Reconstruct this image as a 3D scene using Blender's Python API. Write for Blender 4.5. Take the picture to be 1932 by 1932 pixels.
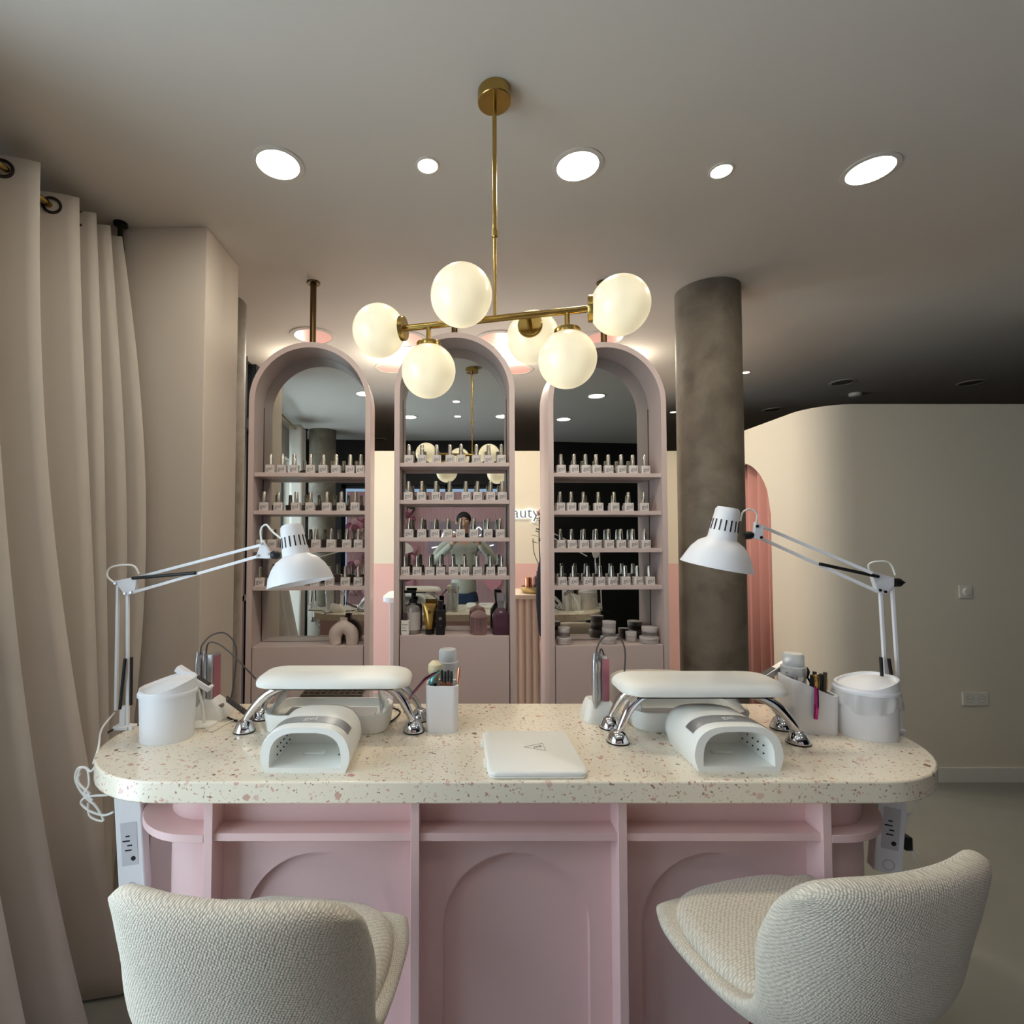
import bpy, bmesh, math, random
from mathutils import Vector, Matrix
random.seed(7)
R = math.radians
sc = bpy.context.scene
for o in list(bpy.data.objects): bpy.data.objects.remove(o)

# ------------------------------------------------------------------ camera, world, exposure
FPX, CX, CY, TH, HC = 970.0, 860.0, 978.0, R(2.05), 1.5
cam = bpy.data.objects.new('camera', bpy.data.cameras.new('camera'))
sc.collection.objects.link(cam)
cam.location = (0, 0, HC); cam.rotation_euler = (R(90) + TH, 0, 0)
cam.data.sensor_width = 36; cam.data.lens = 36 * FPX / 1932
cam.data.shift_x = (966 - CX) / 1932; cam.data.shift_y = (CY - 966) / 1932
cam.data.clip_start = 0.02; cam.data.clip_end = 60
sc.camera = cam
W = bpy.data.worlds.new('daylight'); sc.world = W; W.use_nodes = True
bg = W.node_tree.nodes['Background']; bg.inputs[0].default_value = (0.96, 0.975, 1.0, 1); bg.inputs[1].default_value = 6.0
vs = sc.view_settings
vs.view_transform = 'Standard'; vs.look = 'None'; vs.gamma = 1; vs.use_curve_mapping = False; vs.exposure = 0.30
sc.cycles.max_bounces = 10; sc.cycles.diffuse_bounces = 5; sc.cycles.glossy_bounces = 6
sc.cycles.transparent_max_bounces = 12; sc.cycles.sample_clamp_indirect = 6; sc.cycles.caustics_reflective = False
def portal(name, loc, rot, sx, sy):
    l = bpy.data.lights.new(name, 'AREA'); l.shape = 'RECTANGLE'; l.size = sx; l.size_y = sy; l.cycles.is_portal = True
    o = bpy.data.objects.new(name, l); sc.collection.objects.link(o); o.location = loc; o.rotation_euler = rot
WL = dict(y0=-1.15, y1=1.25, z0=0.12, z1=2.5)      # window in the left wall
WR = dict(x0=-1.15, x1=1.75, z0=0.12, z1=2.24)     # window in the wall behind the camera
portal('daylight_left', (-1.80, (WL['y0']+WL['y1'])/2, (WL['z0']+WL['z1'])/2), (0, R(-90), 0), WL['z1']-WL['z0'], WL['y1']-WL['y0'])
WS = dict(y0=3.12, y1=3.80, z0=0.06, z1=1.50)       # clear glass low in the shop front beyond the pier
portal('daylight_shopfront', (-1.97, (WS['y0']+WS['y1'])/2, (WS['z0']+WS['z1'])/2), (0, R(-90), 0), WS['z1']-WS['z0'], WS['y1']-WS['y0'])
WS2 = dict(y0=4.10, y1=4.90, z0=0.06, z1=2.20)
portal('daylight_shopfront', (-1.97, 4.50, 1.13), (0, R(-90), 0), 2.14, 0.80)
portal('daylight_rear', ((WR['x0']+WR['x1'])/2, -1.68, (WR['z0']+WR['z1'])/2), (R(90), 0, 0), WR['x1']-WR['x0'], WR['z1']-WR['z0'])
ZC = 2.87                                              # ceiling height
def P(u, v, Y):
    """world point seen in photo pixel u, v at distance Y"""
    a = (u-CX)/FPX; b = (CY-v)/FPX
    d = Vector((a, math.cos(TH)-b*math.sin(TH), math.sin(TH)+b*math.cos(TH)))
    return Vector((0, 0, HC)) + d*(Y/d.y)
def PZ(u, v, z):
    a = (u-CX)/FPX; b = (CY-v)/FPX
    d = Vector((a, math.cos(TH)-b*math.sin(TH), math.sin(TH)+b*math.cos(TH)))
    return Vector((0, 0, HC)) + d*((z-HC)/d.z)

# ------------------------------------------------------------------ materials
def lin(c):
    return tuple(((x/255)/12.92 if x/255 <= 0.04045 else ((x/255+0.055)/1.055)**2.4) for x in c)
MATS = {}
def mat(name, rgb, rough=0.5, metal=0.0, bump=0, bscale=200, vary=0, vscale=4, emit=None, estr=0, trans=0, alpha=1, coat=0, sheen=0, ior=1.45, detail=3):
    if name in MATS: return MATS[name]
    m = bpy.data.materials.new(name); m.use_nodes = True; nt = m.node_tree; b = nt.nodes['Principled BSDF']
    c = lin(rgb)+(1,)
    b.inputs['Base Color'].default_value = c; b.inputs['Roughness'].default_value = rough; b.inputs['Metallic'].default_value = metal
    b.inputs['IOR'].default_value = ior
    if trans: b.inputs['Transmission Weight'].default_value = trans
    if alpha < 1: b.inputs['Alpha'].default_value = alpha
    if coat: b.inputs['Coat Weight'].default_value = coat; b.inputs['Coat Roughness'].default_value = 0.08
    if sheen: b.inputs['Sheen Weight'].default_value = sheen
    if emit: b.inputs['Emission Color'].default_value = lin(emit)+(1,); b.inputs['Emission Strength'].default_value = estr
    tc = nt.nodes.new('ShaderNodeTexCoord')
    if vary:
        n = nt.nodes.new('ShaderNodeTexNoise'); n.inputs['Scale'].default_value = vscale; n.inputs['Detail'].default_value = detail+2
        nt.links.new(tc.outputs['Object'], n.inputs['Vector'])
        mp = nt.nodes.new('ShaderNodeMapRange'); mp.inputs[1].default_value = 0.3; mp.inputs[2].default_value = 0.7
        mp.inputs[3].default_value = 1-vary; mp.inputs[4].default_value = 1+vary
        nt.links.new(n.outputs['Fac'], mp.inputs[0])
        mx = nt.nodes.new('ShaderNodeVectorMath'); mx.operation = 'SCALE'; mx.inputs[0].default_value = c[:3]
        nt.links.new(mp.outputs[0], mx.inputs['Scale']); nt.links.new(mx.outputs[0], b.inputs['Base Color'])
    if bump:
        n = nt.nodes.new('ShaderNodeTexNoise'); n.inputs['Scale'].default_value = bscale; n.inputs['Detail'].default_value = detail
        nt.links.new(tc.outputs['Object'], n.inputs['Vector'])
        bp = nt.nodes.new('ShaderNodeBump'); bp.inputs['Strength'].default_value = bump; bp.inputs['Distance'].default_value = 0.004
        nt.links.new(n.outputs['Fac'], bp.inputs['Height']); nt.links.new(bp.outputs[0], b.inputs['Normal'])
    MATS[name] = m
    return m
def glassy(name, rgb, tr=0.85, rough=0.05):
    """thin clear plastic or pane: part transparent, part glossy"""
    if name in MATS: return MATS[name]
    m = bpy.data.materials.new(name); m.use_nodes = True; nt = m.node_tree
    for n in list(nt.nodes): nt.nodes.remove(n)
    out = nt.nodes.new('ShaderNodeOutputMaterial'); t = nt.nodes.new('ShaderNodeBsdfTransparent'); p = nt.nodes.new('ShaderNodeBsdfPrincipled')
    c = lin(rgb)+(1,)
    t.inputs[0].default_value = c; p.inputs['Base Color'].default_value = c; p.inputs['Roughness'].default_value = rough
    lw = nt.nodes.new('ShaderNodeLayerWeight'); lw.inputs[0].default_value = 0.25
    mr = nt.nodes.new('ShaderNodeMapRange'); mr.inputs[3].default_value = 1-tr; mr.inputs[4].default_value = min(1, 1.5-tr*0.8)
    nt.links.new(lw.outputs['Facing'], mr.inputs[0])
    mx = nt.nodes.new('ShaderNodeMixShader'); nt.links.new(mr.outputs[0], mx.inputs[0])
    nt.links.new(t.outputs[0], mx.inputs[1]); nt.links.new(p.outputs[0], mx.inputs[2]); nt.links.new(mx.outputs[0], out.inputs[0])
    MATS[name] = m
    return m
def terrazzo():
    m = bpy.data.materials.new('terrazzo'); m.use_nodes = True; nt = m.node_tree; b = nt.nodes['Principled BSDF']
    b.inputs['Roughness'].default_value = 0.22; b.inputs['Coat Weight'].default_value = 0.3
    tc = nt.nodes.new('ShaderNodeTexCoord')
    base = lin((242, 233, 214))+(1,)
    cur = None
    no = nt.nodes.new('ShaderNodeTexNoise'); no.inputs['Scale'].default_value = 90; nt.links.new(tc.outputs['Object'], no.inputs['Vector'])
    for k, (scl, thr, cols, off, lo_) in enumerate([(150, 0.34, [(206, 168, 148), (178, 146, 128), (226, 205, 180), (196, 150, 138)], 0, 0.50),
                                               (80, 0.34, [(214, 166, 152), (168, 136, 120), (222, 182, 166), (228, 210, 186)], 3.3, 0.66),
                                               (42, 0.28, [(216, 156, 148), (150, 120, 108), (210, 172, 156), (228, 198, 184)], 7.7, 0.80)]):
        mp = nt.nodes.new('ShaderNodeVectorMath'); mp.operation = 'MULTIPLY_ADD'
        mp.inputs[1].default_value = (0.016, 0.016, 0.016); nt.links.new(no.outputs['Color'], mp.inputs[0])
        ad = nt.nodes.new('ShaderNodeVectorMath'); ad.operation = 'ADD'; ad.inputs[1].default_value = (off, off, off)
        nt.links.new(tc.outputs['Object'], ad.inputs[0]); nt.links.new(ad.outputs[0], mp.inputs[2])
        v = nt.nodes.new('ShaderNodeTexVoronoi'); v.inputs['Scale'].default_value = scl; nt.links.new(mp.outputs[0], v.inputs['Vector'])
        sp = nt.nodes.new('ShaderNodeSeparateColor'); nt.links.new(v.outputs['Color'], sp.inputs[0])
        # a chip only in some cells: radius depends on the cell's random value
        rr = nt.nodes.new('ShaderNodeMapRange'); rr.inputs[1].default_value = lo_; rr.inputs[2].default_value = 1.0
        rr.inputs[3].default_value = 0.0; rr.inputs[4].default_value = thr + 0.12
        nt.links.new(sp.outputs[0], rr.inputs[0])
        lt = nt.nodes.new('ShaderNodeMath'); lt.operation = 'LESS_THAN'; nt.links.new(v.outputs['Distance'], lt.inputs[0]); nt.links.new(rr.outputs[0], lt.inputs[1])
        cr = nt.nodes.new('ShaderNodeValToRGB'); cr.color_ramp.interpolation = 'CONSTANT'
        while len(cr.color_ramp.elements) < 4: cr.color_ramp.elements.new(0.5)
        for i, cc in enumerate(cols): cr.color_ramp.elements[i].position = i*0.25; cr.color_ramp.elements[i].color = lin(cc)+(1,)
        nt.links.new(sp.outputs[1], cr.inputs[0])
        mx = nt.nodes.new('ShaderNodeMix'); mx.data_type = 'RGBA'; nt.links.new(lt.outputs[0], mx.inputs[0])
        if cur is None: mx.inputs[6].default_value = base
        else: nt.links.new(cur, mx.inputs[6])
        nt.links.new(cr.outputs[0], mx.inputs[7]); cur = mx.outputs[2]
    nt.links.new(cur, b.inputs['Base Color'])
    return m
def weave(name, rgb, scale=150):
    """nubby upholstery: rows of little stitches from a UV grid"""
    m = bpy.data.materials.new(name); m.use_nodes = True; nt = m.node_tree; b = nt.nodes['Principled BSDF']
    b.inputs['Roughness'].default_value = 0.95; b.inputs['Sheen Weight'].default_value = 0.25
    uv = nt.nodes.new('ShaderNodeUVMap'); mp = nt.nodes.new('ShaderNodeMapping'); mp.inputs['Rotation'].default_value = (0, 0, R(24))
    mp.inputs['Scale'].default_value = (scale, scale*1.35, 1); nt.links.new(uv.outputs[0], mp.inputs[0])
    v = nt.nodes.new('ShaderNodeTexVoronoi'); v.inputs['Scale'].default_value = 1.0; v.inputs['Randomness'].default_value = 0.35
    v.voronoi_dimensions = '2D'
    nt.links.new(mp.outputs[0], v.inputs['Vector'])
    mr = nt.nodes.new('ShaderNodeMapRange'); mr.inputs[1].default_value = 0.1; mr.inputs[2].default_value = 0.65; mr.inputs[3].default_value = 1.0; mr.inputs[4].default_value = 0.0
    nt.links.new(v.outputs['Distance'], mr.inputs[0])
    cr = nt.nodes.new('ShaderNodeMix'); cr.data_type = 'RGBA'
    cr.inputs[6].default_value = lin(tuple(x*0.80 for x in rgb))+(1,); cr.inputs[7].default_value = lin(rgb)+(1,)
    nt.links.new(mr.outputs[0], cr.inputs[0]); nt.links.new(cr.outputs[2], b.inputs['Base Color'])
    bp = nt.nodes.new('ShaderNodeBump'); bp.inputs['Strength'].default_value = 0.6; bp.inputs['Distance'].default_value = 0.002
    nt.links.new(mr.outputs[0], bp.inputs['Height']); nt.links.new(bp.outputs[0], b.inputs['Normal'])
    return m
def concrete():
    m = bpy.data.materials.new('raw_concrete'); m.use_nodes = True; nt = m.node_tree; b = nt.nodes['Principled BSDF']
    b.inputs['Roughness'].default_value = 0.6
    tc = nt.nodes.new('ShaderNodeTexCoord'); n = nt.nodes.new('ShaderNodeTexNoise'); n.inputs['Scale'].default_value = 3.5; n.inputs['Detail'].default_value = 8
    n.inputs['Roughness'].default_value = 0.65; n.inputs['Distortion'].default_value = 0.6
    nt.links.new(tc.outputs['Object'], n.inputs['Vector'])
    cr = nt.nodes.new('ShaderNodeValToRGB'); e = cr.color_ramp.elements
    e[0].position = 0.3; e[0].color = lin((98, 90, 78))+(1,); e[1].position = 0.7; e[1].color = lin((132, 122, 108))+(1,)
    nt.links.new(n.outputs['Fac'], cr.inputs[0])
    n2 = nt.nodes.new('ShaderNodeTexNoise'); n2.inputs['Scale'].default_value = 6; n2.inputs['Detail'].default_value = 6; nt.links.new(tc.outputs['Object'], n2.inputs['Vector'])
    c2 = nt.nodes.new('ShaderNodeValToRGB'); c2.color_ramp.elements[0].position = 0.34; c2.color_ramp.elements[0].color = (0.72, 0.70, 0.68, 1); c2.color_ramp.elements[1].position = 0.52; c2.color_ramp.elements[1].color = (1, 1, 1, 1)
    nt.links.new(n2.outputs['Fac'], c2.inputs[0])
    mx = nt.nodes.new('ShaderNodeMix'); mx.data_type = 'RGBA'; mx.blend_type = 'MULTIPLY'; mx.inputs[0].default_value = 1
    nt.links.new(cr.outputs[0], mx.inputs[6]); nt.links.new(c2.outputs[0], mx.inputs[7]); nt.links.new(mx.outputs[2], b.inputs['Base Color'])
    bp = nt.nodes.new('ShaderNodeBump'); bp.inputs['Strength'].default_value = 0.3; bp.inputs['Distance'].default_value = 0.01
    nt.links.new(n2.outputs['Fac'], bp.inputs['Height']); nt.links.new(bp.outputs[0], b.inputs['Normal'])
    return m
def two_tone(name, low, high, zsplit):
    """a wall painted one colour below a height and another above it"""
    m = bpy.data.materials.new(name); m.use_nodes = True; nt = m.node_tree; b = nt.nodes['Principled BSDF']; b.inputs['Roughness'].default_value = 0.7
    tc = nt.nodes.new('ShaderNodeTexCoord'); s = nt.nodes.new('ShaderNodeSeparateXYZ'); nt.links.new(tc.outputs['Object'], s.inputs[0])
    g = nt.nodes.new('ShaderNodeMath'); g.operation = 'GREATER_THAN'; g.inputs[1].default_value = zsplit; nt.links.new(s.outputs[2], g.inputs[0])
    mx = nt.nodes.new('ShaderNodeMix'); mx.data_type = 'RGBA'; mx.inputs[6].default_value = lin(low)+(1,); mx.inputs[7].default_value = lin(high)+(1,)
    nt.links.new(g.outputs[0], mx.inputs[0]); nt.links.new(mx.outputs[2], b.inputs['Base Color'])
    return m

M_ceil = mat('ceiling_paint', (214, 207, 198), 0.85, bump=0.03, bscale=300)
M_wall = mat('beige_wall_paint', (226, 219, 203), 0.8, bump=0.03, bscale=250)
M_pier = mat('pier_paint', (214, 204, 192), 0.8, bump=0.03, bscale=250)
M_floor = mat('grey_resin_floor', (146, 147, 140), 0.38, vary=0.05, vscale=3, coat=0.15)
M_white = mat('white_plastic', (247, 247, 242), 0.32)
M_matte_white = mat('white_enamel', (240, 241, 245), 0.38)
M_leather = mat('white_leatherette', (247, 247, 241), 0.36, bump=0.02, bscale=500)
M_pink = mat('pink_lacquer', (228, 196, 196), 0.42, bump=0.02, bscale=400)
M_towerpink = mat('blush_lacquer', (216, 199, 196), 0.40, bump=0.02, bscale=400)
M_brass = mat('brushed_brass', (176, 148, 84), 0.26, 1.0)
M_bronze = mat('aged_bronze', (98, 78, 48), 0.35, 0.9)
M_chrome = mat('chrome', (232, 232, 236), 0.05, 1.0)
M_silver = mat('satin_silver', (190, 190, 194), 0.3, 0.85)
M_capmetal = mat('cap_metal', (222, 216, 204), 0.16, 1.0)
M_black = mat('black_plastic', (22, 22, 24), 0.4)
M_blackglass = mat('black_glass', (8, 9, 11), 0.08)
M_darkframe = mat('dark_frame', (30, 34, 40), 0.4)
M_mirror = mat('mirror_silvering', (214, 216, 212), 0.0, 1.0)
M_curtain = mat('linen_curtain', (202, 194, 184), 0.9, bump=0.12, bscale=900, sheen=0.2)
M_rosegold = mat('rose_gold', (222, 150, 118), 0.22, 1.0)
M_text = mat('grey_print', (120, 120, 124), 0.6)
M_clear = glassy('clear_plastic', (240, 244, 246), 0.80)
M_pane = glassy('window_glass', (235, 245, 250), 0.93, 0.02)
M_tint = glassy('daylight_dimming_glass', (138, 150, 162), 0.93, 0.02)  # tint added to weaken the daylight coming from behind the camera
M_terr = terrazzo()
M_weave = weave('nubby_beige_fabric', (230, 221, 204), 190)
M_conc = concrete()
M_wood = mat('walnut_wood', (96, 52, 34), 0.4, vary=0.25, vscale=18)
def globe_mat():
    m = bpy.data.materials.new('opal_glass_lit'); m.use_nodes = True; nt = m.node_tree; b = nt.nodes['Principled BSDF']
    b.inputs['Base Color'].default_value = (0.6, 0.56, 0.46, 1); b.inputs['Roughness'].default_value = 0.25
    lw = nt.nodes.new('ShaderNodeLayerWeight'); lw.inputs[0].default_value = 0.35
    tc = nt.nodes.new('ShaderNodeTexCoord'); n = nt.nodes.new('ShaderNodeTexNoise'); n.inputs['Scale'].default_value = 9; n.inputs['Detail'].default_value = 1
    nt.links.new(tc.outputs['Object'], n.inputs['Vector'])
    mr = nt.nodes.new('ShaderNodeMapRange'); mr.inputs[1].default_value = 0.35; mr.inputs[2].default_value = 0.65; mr.inputs[3].default_value = 0.40; mr.inputs[4].default_value = 0.62
    nt.links.new(n.outputs['Fac'], mr.inputs[0])
    b.inputs['Emission Color'].default_value = (1.0, 0.86, 0.55, 1)
    nt.links.new(mr.outputs[0], b.inputs['Emission Strength'])
    return m
M_globe = globe_mat()
M_led = mat('downlight_diffuser', (255, 255, 255), 0.5, emit=(255, 244, 226), estr=88)
M_ledback = mat('downlight_diffuser_dim', (255, 255, 255), 0.5, emit=(255, 248, 238), estr=24)
M_ledwarm = mat('spot_diffuser', (255, 255, 255), 0.5, emit=(255, 228, 185), estr=150)
M_ledfar = mat('far_spot_diffuser', (255, 255, 255), 0.5, emit=(255, 228, 185), estr=14)
M_neon = mat('neon_tube', (255, 255, 255), 0.4, emit=(235, 244, 255), estr=1.1)

# ------------------------------------------------------------------ mesh builder
class MB:
    def __init__(s): s.v = []; s.f = []; s.uv = None
    def add(s, vs, fs):
        n = len(s.v); s.v += [tuple(p) for p in vs]; s.f += [tuple(i+n for i in f) for f in fs]; return s
    def box(s, x0, x1, y0, y1, z0, z1):
        return s.add([(x, y, z) for z in (z0, z1) for y in (y0, y1) for x in (x0, x1)],
                     [(0, 2, 3, 1), (4, 5, 7, 6), (0, 1, 5, 4), (2, 6, 7, 3), (0, 4, 6, 2), (1, 3, 7, 5)])
    def obox(s, c, ax, ay, az, hx, hy, hz):
        c = Vector(c); vs = [c+ax*(i*hx)+ay*(j*hy)+az*(k*hz) for k in (-1, 1) for j in (-1, 1) for i in (-1, 1)]
        return s.add(vs, [(0, 2, 3, 1), (4, 5, 7, 6), (0, 1, 5, 4), (2, 6, 7, 3), (0, 4, 6, 2), (1, 3, 7, 5)])
    def prism(s, poly, z0, z1):
        n = len(poly); vs = [(x, y, z0) for x, y in poly]+[(x, y, z1) for x, y in poly]
        fs = [tuple(range(n-1, -1, -1)), tuple(range(n, 2*n))]+[(i, (i+1) % n, n+(i+1) % n, n+i) for i in range(n)]
        return s.add(vs, fs)
    def loft(s, rings, cap0=True, cap1=True, closed=True):
        n = len(rings[0]); base = len(s.v)
        for r in rings: s.v += [tuple(p) for p in r]
        for k in range(len(rings)-1):
            for i in range(n if closed else n-1):
                a = base+k*n+i; b = base+k*n+(i+1) % n
                s.f.append((a, b, b+n, a+n))
        if cap0: s.f.append(tuple(base+i for i in range(n-1, -1, -1)))
        if cap1: s.f.append(tuple(base+(len(rings)-1)*n+i for i in range(n)))
        return s
    def cyl(s, p0, p1, r0, r1=None, n=24):
        r1 = r0 if r1 is None else r1; p0 = Vector(p0); p1 = Vector(p1); d = (p1-p0).normalized()
        u = d.orthogonal().normalized(); w = d.cross(u)
        rg = lambda p, r: [p+(u*math.cos(2*math.pi*i/n)+w*math.sin(2*math.pi*i/n))*r for i in range(n)]
        return s.loft([rg(p0, r0), rg(p1, r1)])
    def lathe(s, prof, c=(0, 0, 0), axis=(0, 0, 1), n=32, cap0=True, cap1=True, sx=1, sy=1):
        c = Vector(c); d = Vector(axis).normalized()
        if abs(d.z) > 0.9999: u = Vector((1, 0, 0)); w = Vector((0, 1 if d.z > 0 else -1, 0))
        else: u = d.orthogonal().normalized(); w = d.cross(u)
        return s.loft([[c+d*h+(u*math.cos(2*math.pi*i/n)*sx+w*math.sin(2*math.pi*i/n)*sy)*max(r, 1e-5) for i in range(n)] for r, h in prof], cap0, cap1)
    def sphere(s, c, r, n=24, m=14, sz=1.0):
        return s.lathe([(r*math.sin(math.pi*k/m), -r*sz*math.cos(math.pi*k/m)) for k in range(m+1)], c, n=n, cap0=False, cap1=False)
    def tube(s, pts, r, n=8, smooth=True, sub=6):
        pts = [Vector(p) for p in pts]
        if smooth and len(pts) > 2:
            q = []
            for i in range(len(pts)-1):
                p0 = pts[max(i-1, 0)]; p1 = pts[i]; p2 = pts[i+1]; p3 = pts[min(i+2, len(pts)-1)]
                for k in range(sub):
                    t = k/sub
                    q.append(0.5*((2*p1)+(-p0+p2)*t+(2*p0-5*p1+4*p2-p3)*t*t+(-p0+3*p1-3*p2+p3)*t**3))
            q.append(pts[-1]); pts = q
        rs = r if isinstance(r, (list, tuple)) else None
        u = None; rings = []
        for i, p in enumerate(pts):
            d = (pts[min(i+1, len(pts)-1)]-pts[max(i-1, 0)])
            if d.length < 1e-9: d = Vector((0, 0, 1))
            d.normalize()
            if u is None: u = d.orthogonal().normalized()
            else:
                u = u-d*u.dot(d)
                u = u.normalized() if u.length > 1e-6 else d.orthogonal().normalized()
            w = d.cross(u)
            if rs:
                t = i/(len(pts)-1)*(len(rs)-1); k = min(int(t), len(rs)-2); rr = rs[k]*(1-(t-k))+rs[k+1]*(t-k)
            else: rr = r
            rings.append([p+(u*math.cos(2*math.pi*j/n)+w*math.sin(2*math.pi*j/n))*rr for j in range(n)])
        return s.loft(rings)
def rrect(w, h, r, n=6, cx=0, cy=0):
    pts = []
    for (sx, sy, a0) in ((1, 1, 0), (-1, 1, 90), (-1, -1, 180), (1, -1, 270)):
        for k in range(n+1):
            a = R(a0+90*k/n); pts.append((cx+sx*(w/2-r)+r*math.cos(a), cy+sy*(h/2-r)+r*math.sin(a)))
    return pts
def obj(name, mb, m, parent=None, bevel=0, smooth=True, angle=35, subsurf=0, loc=None):
    me = bpy.data.meshes.new(name); me.from_pydata(mb.v, [], mb.f); me.validate()
    b = bmesh.new(); b.from_mesh(me); bmesh.ops.recalc_face_normals(b, faces=b.faces)
    if mb.uv:
        ul = b.loops.layers.uv.new('UVMap'); b.verts.ensure_lookup_table()
        for f in b.faces:
            for l in f.loops: l[ul].uv = mb.uv[l.vert.index]
    b.to_mesh(me); b.free()
    me.materials.append(m)
    if smooth:
        me.shade_smooth()
        if angle < 180: me.set_sharp_from_angle(angle=R(angle))
    o = bpy.data.objects.new(name, me); sc.collection.objects.link(o)
    if parent: o.parent = parent
    if loc: o.location = loc
    if bevel:
        md = o.modifiers.new('bevel', 'BEVEL'); md.width = bevel; md.segments = 2; md.limit_method = 'ANGLE'; md.angle_limit = R(40)
    if subsurf:
        md = o.modifiers.new('sub', 'SUBSURF'); md.levels = subsurf; md.render_levels = subsurf
    return o
def tag(o, label=None, cat=None, group=None, kind=None):
    if label: o['label'] = label
    if cat: o['category'] = cat
    if group: o['group'] = group
    if kind: o['kind'] = kind
    return o
def thing(name, label, cat, loc=(0, 0, 0), rz=0, group=None):
    o = bpy.data.objects.new(name, None); sc.collection.objects.link(o); o.empty_display_size = 0.05
    o.location = loc; o.rotation_euler = (0, 0, rz)
    return tag(o, label, cat, group)
def struct(name, mb, m, label=None, **k): return tag(obj(name, mb, m, **k), label, None, None, 'structure')
def dup(root, loc, rz=0, label=None, group=None):
    r = root.copy(); sc.collection.objects.link(r); r.location = loc; r.rotation_euler = (0, 0, rz)
    if label: r['label'] = label
    if group: r['group'] = group
    for ch in list(root.children):
        c = ch.copy(); sc.collection.objects.link(c); c.parent = r
        for g in ch.children:
            d = g.copy(); sc.collection.objects.link(d); d.parent = c
    return r
def text_mesh(s, size, depth=0.0004):
    cu = bpy.data.curves.new('t', 'FONT'); cu.body = s; cu.size = size; cu.align_x = 'CENTER'; cu.align_y = 'CENTER'; cu.extrude = depth; cu.resolution_u = 3
    o = bpy.data.objects.new('t', cu); sc.collection.objects.link(o); dg = bpy.context.evaluated_depsgraph_get()
    me = bpy.data.meshes.new_from_object(o.evaluated_get(dg)); bpy.data.objects.remove(o); return me
def text(name, s, size, m, parent, loc, rot, depth=0.0004, me=None):
    me = me or text_mesh(s, size, depth); me.materials.clear(); me.materials.append(m)
    o = bpy.data.objects.new(name, me); sc.collection.objects.link(o); o.parent = parent; o.location = loc; o.rotation_euler = rot
    return o

# ------------------------------------------------------------------ room shell
struct('floor', MB().box(-2.0, 9.1, -2.0, 9.1, -0.1, 0.0), M_floor, smooth=False)
struct('ceiling', MB().box(-2.0, 9.1, -2.0, 9.1, ZC, ZC+0.1), M_ceil, smooth=False)
# left wall with its window
mb = MB(); x0, x1 = -1.95, -1.75
mb.box(x0, x1, -2.0, WL['y0'], 0, ZC); mb.box(x0, x1, WL['y1'], 2.9, 0, ZC)
mb.box(x0, x1, WL['y0'], WL['y1'], 0, WL['z0']); mb.box(x0, x1, WL['y0'], WL['y1'], WL['z1'], ZC)
struct('wall_left', mb, M_pier, smooth=False)
mb = MB()
for y in (WL['y0'], (WL['y0']+WL['y1'])/2-0.02, WL['y1']-0.04): mb.box(-1.90, -1.84, y, y+0.04, WL['z0'], WL['z1'])
mb.box(-1.90, -1.84, WL['y0'], WL['y1'], WL['z0'], WL['z0']+0.05); mb.box(-1.90, -1.84, WL['y0'], WL['y1'], WL['z1']-0.05, WL['z1'])
w1 = struct('window_1', mb, M_darkframe, smooth=False)
obj('pane', MB().box(-1.875, -1.865, WL['y0'], WL['y1'], WL['z0'], WL['z1']), M_pane, w1, smooth=False)
# wall behind the camera: black band over the glass, black panels to the side
mb = MB(); y0, y1 = -1.85, -1.6
mb.box(-1.75, WR['x0'], y0, y1, 0, WR['z1']); mb.box(-1.75, 9.1, y0, y1, WR['z1'], ZC)
mb.box(WR['x1'], 9.1, y0, y1, 0, WR['z1']); mb.box(WR['x0'], WR['x1'], y0, y1, 0, WR['z0'])
struct('wall_rear', mb, mat('black_panel', (12, 12, 13), 0.5), smooth=False)
mb = MB()
for x in (WR['x0'], -0.2, 0.75, WR['x1']-0.05): mb.box(x, x+0.05, -1.76, -1.70, WR['z0'], WR['z1'])
mb.box(WR['x0'], WR['x1'], -1.76, -1.70, WR['z1']-0.05, WR['z1']); mb.box(WR['x0'], WR['x1'], -1.76, -1.70, WR['z0'], WR['z0']+0.05)
w2 = struct('window_2', mb, M_darkframe, smooth=False)
obj('pane', MB().box(WR['x0'], WR['x1'], -1.735, -1.725, WR['z0'], WR['z1']), M_tint, w2, smooth=False)
# outer enclosure
struct('wall_far', MB().box(-2.0, 9.1, 9.0, 9.1, 0, ZC), M_wall, smooth=False)
struct('wall_right', MB().box(9.0, 9.1, -1.6, 9.0, 0, ZC), M_wall, smooth=False)
# projecting pier on the left
struct('wall_pier', MB().box(-1.75, -1.10, 2.225, 2.56, 0, ZC), M_pier, smooth=False, bevel=0.004)
# black shop front beyond the pier
mb = MB(); mb.box(-1.95, -1.62, 2.9, WS['y0'], 0, ZC); mb.box(-1.95, -1.62, WS['y1'], WS2['y0'], 0, ZC); mb.box(-1.95, -1.62, WS2['y1'], 9.0, 0, ZC); mb.box(-1.95, -1.62, WS2['y0'], WS2['y1'], 0, WS2['z0']); mb.box(-1.95, -1.62, WS2['y0'], WS2['y1'], WS2['z1'], ZC); mb.box(-1.95, -1.62, WS['y0'], WS['y1'], 0, WS['z0']); mb.box(-1.95, -1.62, WS['y0'], WS['y1'], WS['z1'], ZC)
g = struct('door_1', mb, M_blackglass, smooth=False)
mb = MB()
for y in (3.0, 3.80, 4.04): mb.box(-1.62, -1.585, y, y+0.07, 0, ZC)
mb.box(-1.62, -1.58, 2.9, 7.5, 2.32, 2.40); mb.box(-1.62, -1.585, 2.9, 4.1, 1.02, 1.06)
obj('pane', MB().box(-1.80, -1.79, WS['y0'], WS['y1'], WS['z0'], WS['z1']), M_pane, g, smooth=False)
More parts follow.
